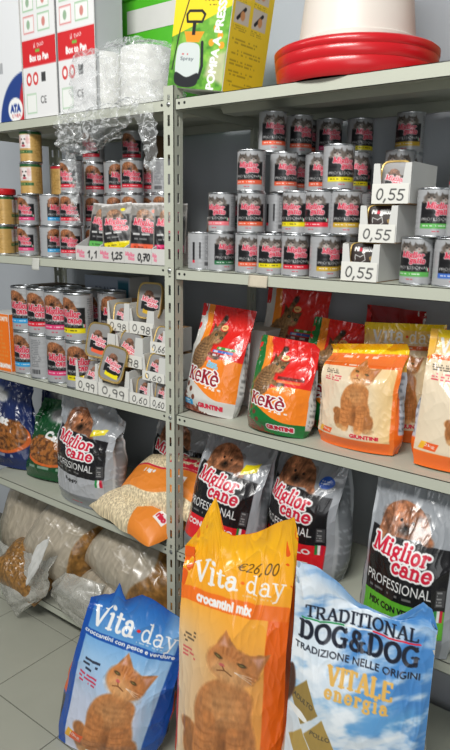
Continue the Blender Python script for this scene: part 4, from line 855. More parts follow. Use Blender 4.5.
def make_bag(name, label, cat, cv, W, H, D, loc, yaw, lean=0, roll=0, side='keke', back=rgb(170, 170, 170), top=None, vt=.55, seal=.05, skew=0, tilt=0, wr=.003, seed=1, bulge=.55, mat='bag_gloss', group=None, flop=None, sidein=.35, tv=.60, dents=()):
    """gusseted bag: broad base, sides that close to a flat seal at the top; origin at the middle of the base"""
    e = empty(name, loc, label, cat, group, rot=bag_rot(yaw, lean, roll)); tu = ([-1, 1], [0, 0]) if top is None else ([a for a, _ in top], [b for _, b in top])
    fy = ([0, 1], [0, 0]) if flop is None else ([a for a, _ in flop], [b for _, b in flop])
    def shape(u, v, side_):          # side_ -1 front, +1 back
        d = D/2*(1-.30*(1-sst(0, .14, v)))*np.maximum(1-sst(vt, 1-seal, v)*.985, .012)
        prof = (1-bulge)+bulge*(1-np.abs(u)**2.4)
        hw = W/2*(1-.05*(1-sst(0, .10, v))-.02*np.sin(np.clip(v, 0, 1)*math.pi))
        x = u*hw; z = v*H+H*sst(tv, 1, v)*np.interp(u, *tu)
        k = sst(.02, .2, v); c = vn(u*1.7+seed, v*3.1, seed)*1.2+.7*ridge(u*2.1+.8*v+seed, v*4.2-u, seed+1)+.5*ridge(u*1.3-v*3+seed, v*2.2+u*1.6, seed+5)+.28*ridge(u*5+v*2, v*9-u*2, seed+2)+.16*ridge(u*9-v*6, v*14+u*5, seed+3)
        edge = 1+.8*np.abs(u)**3+1.1*sst(.62, .95, v)
        y = side_*d*prof-wr*k*edge*c
        for du, dv, ru, rv, dep in dents: y = y+dep*np.exp(-((u-du)/ru)**2-((v-dv)/rv)**2)
        y = y+np.interp(v, *fy); x = x+skew*z; z = z-tilt*x*sst(.05, .5, v)
        return x, y, z
    u, v = np.meshgrid(np.linspace(-1, 1, cv.w), np.linspace(1, 0, cv.h)); P = np.stack(shape(u, v, -1), -1)
    link('front_panel', mesh_grid('front_panel', P, cv.a), MT[mat], e)
    nr = 64; vv = np.linspace(1, 0, nr)[:, None]
    def gus(sx, m=14):
        t = np.linspace(0, 1, m)[None]; a = shape(np.full((nr, 1), float(sx)), vv, -1); b = shape(np.full((nr, 1), float(sx)), vv, 1)
        q = [a[k]*(1-t)+b[k]*t for k in range(3)]; fold = np.sin(t*math.pi)
        q[0] = q[0]-sx*fold*(sidein*sst(.35, .95, vv)*D*.5-.10*D*sst(.0, .2, vv)*(1-sst(.3, .7, vv)))+.0022*ridge(t*2+seed, vv*7, seed+9)*fold
        return np.stack(q, -1)
    for sx in (-1, 1):
        G = gus(sx); G = G if sx > 0 else G[:, ::-1]; link('side_gusset', mesh_grid('side_gusset', G, side_print(side, nr, 14, seed)), MT[mat], e)
    ub = np.linspace(1, -1, 24)[None]*np.ones((nr, 1)); B = np.stack(shape(ub, vv*np.ones((1, 24)), 1), -1)
    link('back_panel', mesh_grid('back_panel', B, np.tile(back, (nr, 24, 1))), MT[mat], e)
    # base
    f = P[-1]; b = B[-1][::-1]; bb = np.stack([np.interp(np.linspace(0, 1, cv.w), np.linspace(0, 1, 24), b[:, k]) for k in range(3)], -1)
    G = np.stack([f, (f+bb)/2+np.array((0, 0, .0)), bb])[:, ::4]; link('base_panel', mesh_grid('base_panel', G, np.tile(back, (3, G.shape[1], 1))), MT[mat], e)
    return e
z3, z4 = SZR[2], SZR[3]
# three big sacks on the floor in front of the shelves
make_bag('dry_food_sack', 'blue cat food sack with ginger cat standing on the floor', 'bag', vita_blue(), .315, .475, .15, (-.03, -.275, .0), 23, 8, 0, side='blue', back=rgb(30, 84, 166), vt=.42, skew=.20, tilt=.16, tv=.82,
  top=[(-1, -.10), (-.75, -.05), (-.58, -.035), (-.50, .065), (-.42, .02), (-.30, -.03), (-.05, .03), (.4, .01), (.85, -.03), (1, -.10)], seed=3, wr=.0034, bulge=.7, group='big food sacks on the floor')
make_bag('dry_food_sack', 'tall orange cat food sack marked 26,00 between the two other floor sacks', 'bag', vita_orange(), .295, .81, .16, (.362, -.190, .0), 17, 4, 0, side='orange', back=rgb(236, 120, 30), vt=.55, tv=.76,
  top=[(-1, -.14), (-.80, -.09), (-.60, -.01), (-.48, .035), (-.40, -.01), (-.34, -.07), (-.15, -.085), (.25, -.06), (.75, -.0), (.92, .015), (1, -.05)], seed=8, wr=.0045, bulge=.6, group='big food sacks on the floor')
make_bag('dry_food_sack', 'pale blue and white dog food sack, rightmost on the floor', 'bag', dogdog(), .315, .768, .15, (.705, -.192, .0), 16, 4, 0, side='dog', back=rgb(150, 170, 190), vt=.55, tv=.87,
  top=[(-1, .0), (-.7, .0), (-.4, -.04), (-.1, -.10), (.35, -.12), (.55, -.09), (.78, -.045), (.9, -.06), (1, -.12)], seed=14, wr=.0036, bulge=.6, group='big food sacks on the floor')
# right bay, third level
make_bag('dry_food_bag', 'red and white kitten food bag leaning beside the slotted post', 'bag', keke(False), .185, .318, .11, (.066, .082, z3), 3, 12.5, 3, side='keke', back=rgb(200, 60, 50), vt=.45, seed=21, wr=.0018, bulge=.7, seal=.12, group='small cat food bags')
make_bag('dry_food_bag', 'red and green kitten food bag at the front of the shelf', 'bag', keke(True), .182, .250, .125, (.318, .060, z3), 2, 10, 1, side='kekeg', back=rgb(40, 110, 50), vt=.40, seed=25, wr=.0022, bulge=.7, seal=.08, group='small cat food bags', top=[(-1, .0), (-.9, .02), (.8, .0), (1, -.05)])
make_bag('dry_food_bag', 'dark shaded kitten food bag at the back under the can shelf', 'bag', keke(False), .20, .33, .08, (.19, .30, z3+.035), 12, 6, 4, side='keke', back=rgb(200, 60, 50), vt=.45, seed=31, wr=.0018, bulge=.7, seal=.12, group='small cat food bags')
make_bag('dry_food_bag', 'red and green kitten food bag leaning back behind the front one', 'bag', keke(True), .19, .30, .09, (.40, .17, z3), 14, 14, 6, side='kekeg', back=rgb(40, 110, 50), vt=.45, seed=35, wr=.002, bulge=.7, seal=.10, group='small cat food bags')
VS = vita_small()
make_bag('dry_food_bag', 'cream cat food bag with yellow top slumped at the shelf front', 'bag', vita_small(True), .212, .264, .115, (.542, .092, z3), -2, 4, -1.5, side='vita', back=rgb(220, 180, 120), vt=.60, seed=41, wr=.0026, bulge=.6, seal=.03, group='yellow-topped cat food bags', flop=[(0, 0), (.80, 0), (.88, .022), (.94, .022), (1, .004)], top=[(-1, -.05), (-.6, -.03), (1, .03)])
make_bag('dry_food_bag', 'upright cat food bag with yellow top behind the slumped one', 'bag', VS, .205, .305, .085, (.600, .215, z3), 15, 3, -2, side='vita', back=rgb(220, 180, 120), vt=.5, seed=45, wr=.0022, bulge=.65, seal=.05, group='yellow-topped cat food bags')
make_bag('dry_food_bag', 'cream cat food bag cut off by the right photo edge', 'bag', VS, .215, .318, .095, (.800, .085, z3), 12, 8, 2, side='vita', back=rgb(220, 180, 120), vt=.5, seed=49, wr=.002, bulge=.65, seal=.05, group='yellow-topped cat food bags')
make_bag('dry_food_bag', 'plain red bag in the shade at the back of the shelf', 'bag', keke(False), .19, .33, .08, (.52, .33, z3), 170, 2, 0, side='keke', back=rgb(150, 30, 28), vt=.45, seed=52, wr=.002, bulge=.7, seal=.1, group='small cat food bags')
# right bay, fourth level: silver and black dog food bags
make_bag('dry_food_bag', 'silver dog food bag with red band behind the orange sack', 'bag', mc_bag(rgb(222, 34, 44), 'CON MANZO', 0), .235, .405, .18, (.124, .055, z4), 5, 15, 4, side='mc', back=rgb(120, 120, 122), vt=.50, seed=61, wr=.003, bulge=.6, group='silver dog food bags')
make_bag('dry_food_bag', 'silver dog food bag with round blue badge', 'bag', mc_bag(rgb(222, 34, 44), 'CON POLLO', 1), .235, .40, .21, (.366, .165, z4), -8, 4, 0, side='mc', back=rgb(120, 120, 122), vt=.50, seed=66, wr=.003, bulge=.6, group='silver dog food bags')
make_bag('dry_food_bag', 'silver dog food bag with green band above the pale blue sack', 'bag', mc_bag(rgb(96, 180, 50), 'MIX CON VERDURE', 2), .22, .41, .15, (.729, .026, z4), 3, 5, 0, side='mc', back=rgb(120, 120, 122), vt=.50, seed=71, wr=.0026, bulge=.6, group='silver dog food bags')
# left bay, fourth level
zz = SZL[3]
make_bag('dry_food_bag', 'crumpled silver puppy food bag on the left bay, top sagging open', 'bag', mc_bag(rgb(172, 174, 178), 'Puppy', 0), .285, .395, .17, (-.478, .080, zz), 2, 3, 0, side='mc', back=rgb(120, 120, 122), vt=.45, seed=81, wr=.005, bulge=.6, group='silver dog food bags',
  top=[(-1, .02), (-.6, .04), (-.35, -.01), (.1, -.05), (.7, -.09), (1, -.20)], dents=[(-.25, .82, .35, .10, .03), (.5, .75, .4, .1, -.015)])
make_bag('dry_food_bag', 'silver and black dog food bag leaning behind the orange rice bags', 'bag', mc_bag(rgb(222, 34, 44), 'CON MANZO', 2), .22, .36, .12, (-.225, .24, zz), 10, 4, 8, side='mc', back=rgb(120, 120, 122), vt=.5, seed=85, wr=.004, bulge=.6, group='silver dog food bags')
# ================================================================== pillow sacks
def make_pillow(name, label, cat, cv, L, Wd, T, loc, rot, seed=1, mat='bag_satin', wr=.004, group=None, p=3.0, under=rgb(150, 140, 120), flat=.5, pinch=.0):
    e = empty(name, loc, label, cat, group, rot=tuple(rad(a) for a in rot))
    def sh(u, v, up):
        t = np.sqrt(np.clip((1-np.abs(u)**p)*(1-np.abs(v)**p), 0, 1)); ww = 1-pinch*np.abs(u)**2*(1-t)
        n = wr*(vn(u*2.3+seed, v*2.1, seed)+.7*ridge(u*3+v, v*2.6-u*.6, seed+1)+.35*ridge(u*7, v*6+u*2, seed+2))*(.4+.6*t)
        ed = .004*np.sin(u*9+seed)*(1-t)
        return np.stack([u*L/2*(1-.05*np.abs(v)**4), v*Wd/2*ww*(1-.05*np.abs(u)**4), (T*(1-flat*.5) if up else -T*flat*.5)*t+n+ed], -1)
    u, v = np.meshgrid(np.linspace(-1, 1, cv.w), np.linspace(1, -1, cv.h))
    link('top_film', mesh_grid('top_film', sh(u, v, True), cv.a), MT[mat], e)
    u2, v2 = np.meshgrid(np.linspace(-1, 1, 26), np.linspace(1, -1, 20)); B = sh(u2, v2, False)
    link('bottom_film', mesh_grid('bottom_film', B, np.tile(under, (20, 26, 1)), flip=True), MT[mat], e); return e
def rice_canvas(second=False):
    cv = Cv(190, 120, rgb(222, 204, 168), aspect=190/120); A = cv.A
    g = (1+.20*vn(cv.X*70, cv.Y*70, 3)+.12*vn(cv.X*120, cv.Y*120, 4))[..., None]; cv.a = np.clip(cv.a*g, 0, 1)
    w = .03*np.sin(cv.X*7); OR = rgb(234, 138, 50)
    if second: cv.poly([(0, .62), (.42, .66), (.30, 1), (0, 1)], OR); cv.poly([(1.12, 0), (A, 0), (A, .62), (1.32, .52), (1.05, .22)], OR); cv.rect(1.34, .26, 1.5, .42, WHT); cv.text('riso', 1.36, .30, 1.48, .38, RED, bold=.008); cv.rect(.42, .80, A, 1, OR)
    else:
        cv.put(cv.cov(np.abs(cv.Y-.36-w)-.18, .006), OR); cv.put(cv.cov(np.abs(cv.Y-.555-w)-.014, .004), RED)
        cv.text('Cane &', .84, .74, 1.20, .83, RED, rot=-3, bold=.012); cv.text('Riso soffiato', .72, .62, 1.26, .70, RED, rot=-3, bold=.010); cv.rect(1.0, .32, 1.18, .46, WHT); cv.text('riso', 1.02, .35, 1.16, .43, RED, bold=.008); cv.text('1 kg e', .42, .42, .62, .49, WHT, bold=.008)
    return cv
RC = rice_canvas(); z4l = SZL[3]
make_pillow('rice_bag', 'orange and cream puffed rice bag lying lowest, over the shelf edge', 'bag', rice_canvas(True), .40, .25, .10, (-.215, .096, z4l+.034), (8, -1, -13), seed=3, wr=.003, group='puffed rice bags')
make_pillow('rice_bag', 'orange and cream puffed rice bag lying on top of the other', 'bag', RC, .39, .25, .10, (-.135, .150, z4l+.122), (26, -6, 0), seed=9, wr=.003, group='puffed rice bags')
def kib_canvas(base, oval, seed, logo_=False):
    cv = Cv(110, 150, base, aspect=.73); A = cv.A
    cv.ell(.36, .37, .34, .20, rgb(214, 104, 44)); k = cv.cov(cv.d_ell(.36, .40, .31, .20), .004)
    n = fbm(cv.X*34, cv.Y*34, seed, 2); c = np.where((n > .15)[..., None], rgb(168, 104, 50), np.where((n < -.2)[..., None], rgb(98, 58, 30), rgb(136, 86, 42)))
    cv.a = cv.a*(1-k[..., None])+c*k[..., None]; cv.rect(0, .54, A, 1, base, soft=.02)
    cv.ell(.28, .80, .14, .09, rgb(150, 150, 150), soft=.05); cv.ell(.33, .76, .06, .05, rgb(225, 225, 225), soft=.03); cv.text('Cat', .24, .50, .46, .58, WHT, rot=-14, bold=.010)
    cv.txtlines(.1, .12, .62, .18, 1, WHT, .5); return cv
make_bag('dry_food_bag', 'navy blue bag with orange-edged kibble window at the far left', 'bag', kib_canvas(rgb(26, 42, 92), 0, 4), .28, .36, .13, (-.985, .12, z4l), 12, 10, 0, side=rgb(24, 40, 90), back=rgb(24, 40, 90), vt=.4, seed=91, wr=.006, bulge=.8, skew=-.25, group='kibble window bags')
make_bag('dry_food_bag', 'dark green bag with orange-edged kibble window', 'bag', kib_canvas(rgb(18, 74, 38), 0, 9), .27, .31, .13, (-.745, .125, z4l), 14, 16, 0, side=rgb(16, 70, 36), back=rgb(16, 70, 36), vt=.35, seed=95, wr=.006, bulge=.8, skew=.1, group='kibble window bags')
make_bag('dry_food_bag', 'small dark navy bag with a cat picture at the back', 'bag', kib_canvas(rgb(22, 32, 66), 0, 14), .24, .36, .10, (-.90, .29, z4l), 12, 2, 6, side=rgb(22, 32, 66), back=rgb(22, 32, 66), vt=.4, seed=99, wr=.005, bulge=.8, group='kibble window bags')
def sack_canvas(frac, seed, side=1):
    cv = Cv(150, 110, rgb(172, 162, 144)); s = fbm(cv.X*30, cv.Y*9+cv.X*4, seed, 3); cv.a *= (1+.12*s)[..., None]
    k = cv.X/cv.A if side > 0 else 1-cv.X/cv.A; m = cv.cov((1-frac)-k+.05*np.sin(cv.Y*7+seed), .02)
    n = fbm(cv.X*26, cv.Y*26, seed+5, 2)[..., None]; cv.a = cv.a*(1-m[..., None])+(rgb(142, 102, 52)*(1+.35*n))*m[..., None]; np.clip(cv.a, 0, 1, out=cv.a); return cv
z5 = SZL[4]; gs = 'clear sacks on the bottom shelf'
make_pillow('clear_sack', 'dim brown clear sack at the far left of the bottom shelf', 'sack', sack_canvas(.0, 2), .36, .36, .18, (-.93, .20, z5+.20), (62, 0, 8), seed=4, mat='bag_gloss', wr=.006, group=gs, under=rgb(150, 130, 100))
make_pillow('clear_sack', 'large cream sack with brown kibble end under the silver puppy bag', 'sack', sack_canvas(.24, 7), .34, .34, .20, (-.675, .16, z5+.205), (58, 24, 8), seed=7, mat='bag_gloss', wr=.006, group=gs, under=rgb(150, 130, 100))
make_pillow('clear_sack', 'cream sack with kibble end leaning under the rice bags', 'sack', sack_canvas(.30, 11), .44, .28, .17, (-.285, .155, z5+.235), (40, 14, -4), seed=12, mat='bag_gloss', wr=.005, group=gs, under=rgb(150, 130, 100))
make_pillow('clear_sack', 'flat cream sack lying on the bottom shelf behind the blue sack', 'sack', sack_canvas(.0, 15), .40, .26, .14, (-.37, .14, z5+.075), (14, 6, -6), seed=17, mat='bag_gloss', wr=.005, group=gs, under=rgb(150, 130, 100))
make_pillow('clear_sack', 'glossy brown kibble sack beside the slotted post', 'sack', sack_canvas(1.1, 19), .30, .26, .18, (-.06, .20, z5+.15), (30, 0, 0), seed=21, mat='bag_gloss', wr=.006, group=gs, under=rgb(120, 86, 44))
make_pillow('clear_sack', 'brown kibble sack under white plastic at the bottom left', 'sack', sack_canvas(1.1, 25), .26, .20, .13, (-.79, .02, z5+.085), (34, 12, 4), seed=26, mat='bag_gloss', wr=.006, group=gs, under=rgb(120, 86, 44))
def sheet(name, label, cat, corners, n, m, mat, amp, seed, sag=0, scale=5, group=None, solid=.0006):
    """crumpled film through a grid of control points (rows of points)"""
    C_ = np.array(corners, float); R_, K_ = C_.shape[:2]; a = np.linspace(0, R_-1, n); b = np.linspace(0, K_-1, m)
    T_1 = np.stack([np.stack([np.interp(a, np.arange(R_), C_[:, k, d]) for k in range(K_)], 1) for d in range(3)], -1)
    P = np.stack([np.stack([np.interp(b, np.arange(K_), T_1[i, :, d]) for i in range(n)], 0) for d in range(3)], -1)
    for _ in range(3): P[1:-1, 1:-1] = (P[1:-1, 1:-1]*2+P[:-2, 1:-1]+P[2:, 1:-1]+P[1:-1, :-2]+P[1:-1, 2:])/6
    u, v = np.meshgrid(np.linspace(0, scale, m), np.linspace(0, scale*n/m, n))
    P[..., 1] += amp*(ridge(u, v, seed)+.6*ridge(u*2.1+v, v*1.7-u*.5, seed+3)+.4*vn(u*4, v*4, seed+7)); P[..., 0] += amp*.6*vn(u*1.3, v*1.9, seed+11); P[..., 2] += amp*.6*vn(u*1.7+9, v*1.4, seed+13)
    o = link(name, mesh_grid(name, P), MT[mat]); md = o.modifiers.new('thick', 'SOLIDIFY'); md.thickness = solid
    return tag(o, label, cat, group)
sheet('plastic_bag', 'white see-through plastic bag draped over kibble at bottom left', 'plastic bag', [[(-1.0, .02, .24), (-.86, -.01, .25), (-.74, -.01, .27), (-.64, .0, .28), (-.60, .02, .30)], [(-1.0, -.01, .19), (-.87, -.055, .19), (-.74, -.06, .20), (-.65, -.05, .22), (-.60, -.03, .25)], [(-.96, -.025, .15), (-.86, -.075, .13), (-.76, -.085, .13), (-.66, -.06, .16), (-.60, -.03, .20)], [(-.90, -.03, .14), (-.85, -.075, .08), (-.77, -.09, .06), (-.68, -.065, .10), (-.62, -.03, .14)], [(-.86, -.035, .10), (-.82, -.06, .05), (-.765, -.07, .012), (-.72, -.06, .06), (-.66, -.04, .11)]], 50, 60, 'film_white', .006, 5, scale=4)
sheet('plastic_bag', 'twisted white plastic bag end on the bottom shelf beside the blue sack', 'plastic bag', [[(-.60, -.01, .20), (-.53, -.02, .27), (-.45, .0, .27), (-.38, .04, .25)], [(-.60, -.03, .17), (-.53, -.05, .22), (-.45, -.045, .21), (-.36, -.02, .20)], [(-.60, -.02, .14), (-.54, -.04, .15), (-.47, -.04, .14), (-.36, -.02, .12)], [(-.585, -.01, .12), (-.54, -.02, .10), (-.46, -.02, .09), (-.34, -.01, .085)]], 36, 44, 'film_white', .006, 15, scale=2.5)
sheet('paper_slip', 'folded white paper slip stuck on the bottom-left plastic bag', 'paper', [[(-.625, -.055, .36), (-.56, -.045, .41)], [(-.65, -.085, .27), (-.60, -.075, .29)], [(-.655, -.09, .20), (-.645, -.09, .21)]], 20, 14, 'card_white', .004, 25, scale=3)

# ================================================================== boxes on the shelves
def carton(name, label, w, d, h, loc, rz, front=None, sidecv=None, base='card_white', ry=0, cat='box', group=None, top=True):
    e = empty(name, loc, label, cat, group, rot=(0, rad(ry), rad(rz)))
    b = MB().box(0, 0, 0, w, d, h).build('carton_body', MT[base], e, bevel=.0015)
    if front is not None: canvas_panel('front_print', front, (.001, -.0006, .001), (w-.002, 0, 0), (0, 0, h-.002), MT['box_print'], e)
    if sidecv is not None: canvas_panel('side_print', sidecv, (w+.0006, .001, .001), (0, d-.002, 0), (0, 0, h-.002), MT['box_print'], e)
    return e
# orange box and the boxes behind the tall cans
ob = Cv(60, 70, rgb(238, 118, 30)); ob.txtlines(.08, .1, .8, .8, 10, rgb(226, 160, 90), .5); ob.text('GIUNTINI', .4, .06, .82, .13, WHT, bold=.01); ob.text('CROCCHETTE', .3, .88, .82, .95, WHT, bold=.006)
carton('food_box', 'orange food box left of the tall dog food cans', .125, .09, .215, (-.95, .012, zl), 3, ob, ob)
carton('cardboard_box', 'plain brown cardboard box at the back behind the tall cans', .30, .13, .30, (-.992, .245, zl), 0, base='card_dark')
db = Cv(70, 50, rgb(176, 186, 204)); db.ell(.7, .42, .22, .2, rgb(226, 220, 210), soft=.03); db.ell(.53, .42, .06, .14, rgb(200, 190, 176), soft=.03); db.ell(.88, .42, .06, .14, rgb(200, 190, 176), soft=.03)
for a_ in (.63, .77): db.ell(a_, .47, .025, .03, BLK)
db.ell(.70, .33, .05, .04, BLK); db.text('BRAVO', .35, .80, 1.0, .88, rgb(60, 70, 100)); db.rect(1.05, .35, 1.36, .95, rgb(50, 110, 130)); db.ell(1.2, .7, .1, .14, rgb(90, 150, 80)); db.rect(1.1, .42, 1.3, .5, rgb(200, 70, 60))
carton('food_box', 'pale box with a white dog picture behind the tall cans', .24, .10, .355, (-.70, .275, zl), 0, db)
carton('cardboard_box', 'open grey-white cardboard box behind the red and white kitten bag', .16, .15, .24, (.012, .21, z3), 0, base='card_white')
carton('cardboard_box', 'low brown cardboard carton under the shaded back bag', .30, .11, .034, (.10, .255, z3), 0, base='card_brown')
carton('cardboard_box', 'brown cardboard carton in the top can row of the left bay', .08, .10, .10, (-.46, .33, zs+3*HS), 0, base='card_brown'); carton('cardboard_box', 'brown carton hidden behind the left bay cans', .09, .09, 3*HS-.002, (-.465, .335, zs), 0, base='card_brown')
# top shelf, left bay
zt = SZL[0]
wb = Cv(80, 150, rgb(224, 226, 228), aspect=.4); wb.put(wb.cov(wb.d_ell(.42, -.02, .22, .26), .004), rgb(36, 64, 132)); wb.put(wb.cov(wb.d_ell(.46, .02, .10, .22), .004), rgb(190, 40, 50)); wb.put(wb.cov(wb.d_ell(.33, .06, .06, .06), .004), WHT); wb.text('ATA', .29, .05, .37, .085, rgb(30, 60, 140), bold=.004); wb.text('LINEA', .30, .025, .37, .04, rgb(190, 40, 50))
for k in range(12): wb.rect(.16+k*.007, .25, .163+k*.007, .30, rgb(110, 112, 116))
carton('appliance_box', 'white box with round blue and red emblem at the top left', .26, .30, .62, (-.925, .018, zt), 0, wb)
def redbox():
    cv = Cv(90, 190, rgb(226, 226, 226), aspect=.40); A = cv.A
    cv.rect(0, .26, A, .39, rgb(206, 34, 40)); cv.text('il tuo', .14, .35, .26, .375, WHT, rot=4); cv.text('Box to Pan', .09, .285, .31, .315, WHT, bold=.003); cv.rect(.16, .325, .21, .34, rgb(120, 180, 70))
    for k in range(5): cv.rect(.03, .42+k*.105, .16, .505+k*.105, rgb(150, 190, 150) if k % 2 else rgb(214, 130, 130)); cv.rect(.036, .427+k*.105, .154, .498+k*.105, rgb(232, 232, 230)); cv.ell(.09, .462+k*.105, .02, .022, rgb(110, 150, 110), alpha=.7); cv.rect(.20, .42+k*.105, .34, .505+k*.105, rgb(150, 190, 150)); cv.rect(.206, .427+k*.105, .334, .498+k*.105, rgb(232, 232, 230)); cv.ell(.27, .462+k*.105, .02, .022, rgb(190, 90, 80), alpha=.7)
    cv.ell(.07, .20, .032, .032, rgb(206, 60, 60)); cv.ell(.15, .20, .032, .032, rgb(206, 60, 60)); cv.ell(.07, .20, .018, .018, WHT); cv.ell(.15, .20, .018, .018, WHT); cv.rect(.22, .18, .27, .225, rgb(60, 60, 62)); cv.text('CE', .2, .075, .27, .11, BLK); cv.rect(.03, .03, .15, .13, rgb(170, 200, 170)); cv.rect(.036, .037, .144, .123, rgb(230, 232, 228)); return cv
rb = redbox(); sd = Cv(20, 60, rgb(190, 192, 194)); sd.rect(0, 0, .02, 1, rgb(120, 122, 126))
carton('appliance_box', 'white box with red band beside the emblem box', .166, .11, .60, (-.662, .02, zt), 0, rb, sd, group='white boxes with red band'); carton('appliance_box', 'white box with red band behind the wrapped paper rolls', .166, .11, .60, (-.486, .02, zt), 0, rb, sd, group='white boxes with red band')
rgrp = 'paper rolls in clear plastic'
for k, (x, y, r) in enumerate(((-.205, .115, .077), (-.355, .085, .062))):
    e = empty('paper_roll', (x, y, zt), ('large white paper roll in clear plastic beside the sprayer box', 'smaller white paper roll in clear plastic before the red-banded box')[k], 'paper roll', rgrp)
    MB().lathe([(.022, .002), (r*.97, .002), (r, .008), (r, .160), (r*.97, .166), (.022, .166)], 40, cap=False).build('paper_wind', MT['paper_roll'], e, smooth=True)
    MB().lathe([(.0215, .001), (.0225, .001), (.0225, .167), (.0215, .167), (.0215, .001)], 24, cap=False).build('cardboard_core', MT['card_brown'], e, smooth=True)
def wrap_film():
    n, m = 46, 90; th = np.linspace(0, 2*math.pi, m, endpoint=False)[None]; v = np.linspace(0, 1, n)[:, None]
    r = (np.abs(np.cos(th))**3+np.abs(np.sin(th))**3)**(-1/3); k = np.sqrt(np.clip(1-np.clip((v-.72)/.28, 0, 1)**2, .02, 1)); cr = .009*(ridge(th*2.2, v*4, 3)+.7*ridge(th*4, v*7+th, 5))+.004*vn(th*9, v*14, 8)
    P = np.stack([-.275+(.186*k)*np.cos(th)*r+cr*np.cos(th), .105+(.112*k)*np.sin(th)*r+cr*np.sin(th), zt+.004+v*.190+cr*.4+0*th], -1)
    return mesh_grid('plastic_wrap', P, close=True)
o = tag(link('plastic_wrap', wrap_film(), MT['film']), 'crumpled clear plastic wrapped around the two paper rolls', 'plastic wrap'); md = o.modifiers.new('thick', 'SOLIDIFY'); md.thickness = .0005
sheet('plastic_film', 'clear plastic film hanging over the top shelf edge above the cans', 'plastic film', [[(-.48, .02, zt+.012), (-.40, .0, zt+.012), (-.30, -.005, zt+.012), (-.20, .0, zt+.02), (-.12, .01, zt+.03)], [(-.46, -.025, zt-.03), (-.40, -.04, zt-.03), (-.30, -.045, zt-.03), (-.20, -.04, zt-.02), (-.11, -.03, zt-.01)], [(-.45, -.03, zt-.08), (-.39, -.06, zt-.09), (-.30, -.07, zt-.09), (-.21, -.06, zt-.07), (-.14, -.03, zt-.05)], [(-.43, -.015, zt-.125), (-.38, -.04, zt-.14), (-.30, -.05, zt-.13), (-.23, -.04, zt-.11), (-.18, -.02, zt-.08)]], 50, 70, 'film', .010, 33, scale=8)
sheet('plastic_film', 'narrow clear plastic strip dangling in front of the left bay cans', 'plastic film', [[(-.425, -.02, zt-.11), (-.375, -.02, zt-.12)], [(-.415, -.015, zt-.20), (-.37, -.015, zt-.20)], [(-.42, -.012, zt-.28), (-.39, -.012, zt-.28)], [(-.43, -.012, zt-.33), (-.37, -.012, zt-.32)]], 50, 14, 'film', .006, 41, scale=3)
sheet('plastic_film', 'clear plastic flap with faint pink mark hanging beside the slotted post', 'plastic film', [[(-.14, -.015, zt+.0), (-.07, -.012, zt-.01)], [(-.11, -.02, zt-.07), (-.045, -.012, zt-.08)], [(-.10, -.02, zt-.13), (-.05, -.012, zt-.15)], [(-.085, -.015, zt-.18), (-.06, -.012, zt-.19)]], 40, 18, 'film', .006, 45, scale=3)
# green plastic crate behind the rolls
gc = empty('plastic_crate', (-.50, .20, zt), 'bright green plastic crate at the back of the top shelf', 'crate')
MB().box(0, 0, 0, .36, .13, .006).build('crate_floor', MT['green_plastic'], gc)
for a_, nm in (((0, 0, .006, .36, .006, .36), 'crate_side'), ((0, .124, .006, .36, .13, .36), 'crate_side'), ((0, .006, .006, .006, .124, .36), 'crate_end'), ((.354, .006, .006, .36, .124, .36), 'crate_end')): MB().box(*a_).build(nm, MT['green_plastic'], gc)
MB().box(-.006, -.008, .345, .366, .0, .362).build('crate_rim', MT['green_plastic'], gc); lb = MB().box(.13, -.0015, .25, .34, -.0003, .315).build('crate_label', MT['card_white'], gc)
# top shelf, right bay: garden sprayer box
def sprayer_front():
    cv = Cv(120, 190, rgb(104, 168, 54), aspect=.19/.30); A = cv.A
    n = fbm(cv.X*14, cv.Y*14, 3, 3); cv.put(sst(.0, .5, n), rgb(150, 200, 80), .7); cv.put(sst(.1, .6, -n), rgb(50, 110, 34), .6)
    cv.poly([(0, 1), (A, 1), (A, .70), (.55*A, .58), (0, .44)], rgb(238, 212, 34)); cv.poly([(.66*A, .12), (A, .05), (A, .34), (.72*A, .28)], rgb(206, 196, 170), .8, soft=.04)
    for a_, b_ in ((.78, .52), (.86, .46), (.72, .40), (.9, .38)): cv.ell(a_*A, b_, .03, .03, rgb(240, 160, 40), soft=.01)
    cv.blob([(.14*A, .10), (.12*A, .32), (.20*A, .39), (.46*A, .39), (.54*A, .32), (.54*A, .10), (.34*A, .06)], rgb(206, 214, 212), soft=.004); cv.blob([(.13*A, .14), (.14*A, .04), (.34*A, .01), (.53*A, .04), (.54*A, .14), (.34*A, .10)], rgb(34, 36, 40), soft=.004)
    cv.poly([(.28*A, .40), (.22*A, .49), (.58*A, .49), (.50*A, .40)], rgb(236, 152, 36)); cv.rect(.36*A, .46, .42*A, .58, BLK); cv.line([(.26*A, .57), (.52*A, .57), (.56*A, .63), (.50*A, .66), (.28*A, .66), (.24*A, .63), (.26*A, .57)], .022, BLK)
    cv.line([(.36*A, 1), (.14*A, .5), (.06*A, .16)], .012, BLK); cv.line([(.56*A, .4), (.60*A, .2), (.56*A, .1)], .03, rgb(30, 34, 38)); cv.text('Spray', .20*A, .235, .44*A, .275, rgb(60, 70, 80)); cv.txtlines(.22*A, .285, .42*A, .31, 1, rgb(200, 80, 80))
    cv.text('VIOLA', .50*A, .745, .88*A, .79, BLK, bold=.006); cv.txtlines(.6*A, .70, .8*A, .715, 1, BLK)
    t = 'POMPA A PRESSIONE'; x_ = .74*A; cv.text(t, x_-.44, .46, x_+.44+.10, .54, WHT, rot=87, bold=.006); return cv
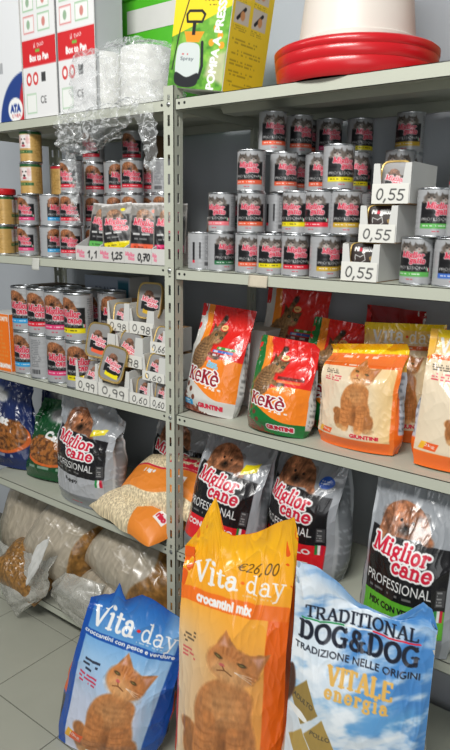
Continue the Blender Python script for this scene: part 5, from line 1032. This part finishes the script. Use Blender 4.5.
def sprayer_side():
    cv = Cv(90, 170, rgb(228, 200, 40), aspect=.165/.30); A = cv.A
    for a_, b_ in ((.06, .80), (.50, .80), (.06, .58), (.50, .58)):
        cv.rect(a_*A, b_, (a_+.36)*A, b_+.17, rgb(196, 190, 178)); cv.line([((a_+.08)*A, b_+.04), ((a_+.25)*A, b_+.13)], .03, BLK); cv.ell((a_+.2)*A, b_+.07, .03, .04, rgb(196, 140, 90), soft=.01)
        cv.txtlines(a_*A, b_-.06, (a_+.34)*A, b_-.01, 3, rgb(140, 122, 36), .7, seed=int(a_*90+b_*7))
    for k in range(5): cv.txtlines(.08*A, .06+k*.088, .88*A, .115+k*.088, 2, rgb(150, 130, 36), .7, seed=k)
    return cv
sp = carton('sprayer_box', 'green and yellow garden sprayer box tilted on the post top', .19, .165, .275, (-.036, .014, 1.8625), -1, sprayer_front(), sprayer_side(), ry=9.2)
# poultry feeder: red pan and white cone
fd = empty('poultry_feeder', (.437, .165, SZR[0]), 'white feeder cone standing in a round red pan on the top shelf', 'feeder')
MB().lathe([(.165, .004), (.178, .0), (.186, .008), (.190, .034), (.1885, .0365), (.191, .039), (.193, .058), (.1915, .0605), (.194, .063), (.195, .076), (.190, .080), (.180, .077), (.165, .040), (.090, .026), (.0005, .026)], 72, cap=False).build('feeder_pan', MT['red_plastic'], fd, smooth=True, auto=60)
MB().lathe([(.125, .028), (.136, .076), (.138, .090), (.142, .092), (.142, .100), (.137, .104), (.126, .20), (.104, .34), (.098, .36), (.0005, .37)], 64, cap=False).build('feeder_cone', MT['white_plastic'], fd, smooth=True)
MB().box(-.143, -.02, .085, -.137, .02, .108).build('cone_clip', MT['white_plastic'], fd)
carton('cardboard_box', 'brown cardboard carton behind the red feeder pan', .34, .10, .40, (.62, .298, SZR[0]), -2, base='card_brown')
f2 = empty('red_bowl', (.80, .135, SZR[0]), 'small red plastic bowl at the right end of the top shelf', 'bowl'); MB().lathe([(.060, 0), (.085, .02), (.10, .06), (.104, .066), (.096, .064), (.08, .025), (.0005, .01)], 40, cap=False).build('bowl_shell', MT['red_plastic'], f2, smooth=True); MB().lathe([(.102, .062), (.108, .064), (.108, .069), (.102, .070), (.102, .062)], 40, cap=False).build('bowl_rim', MT['red_plastic'], f2, smooth=True)
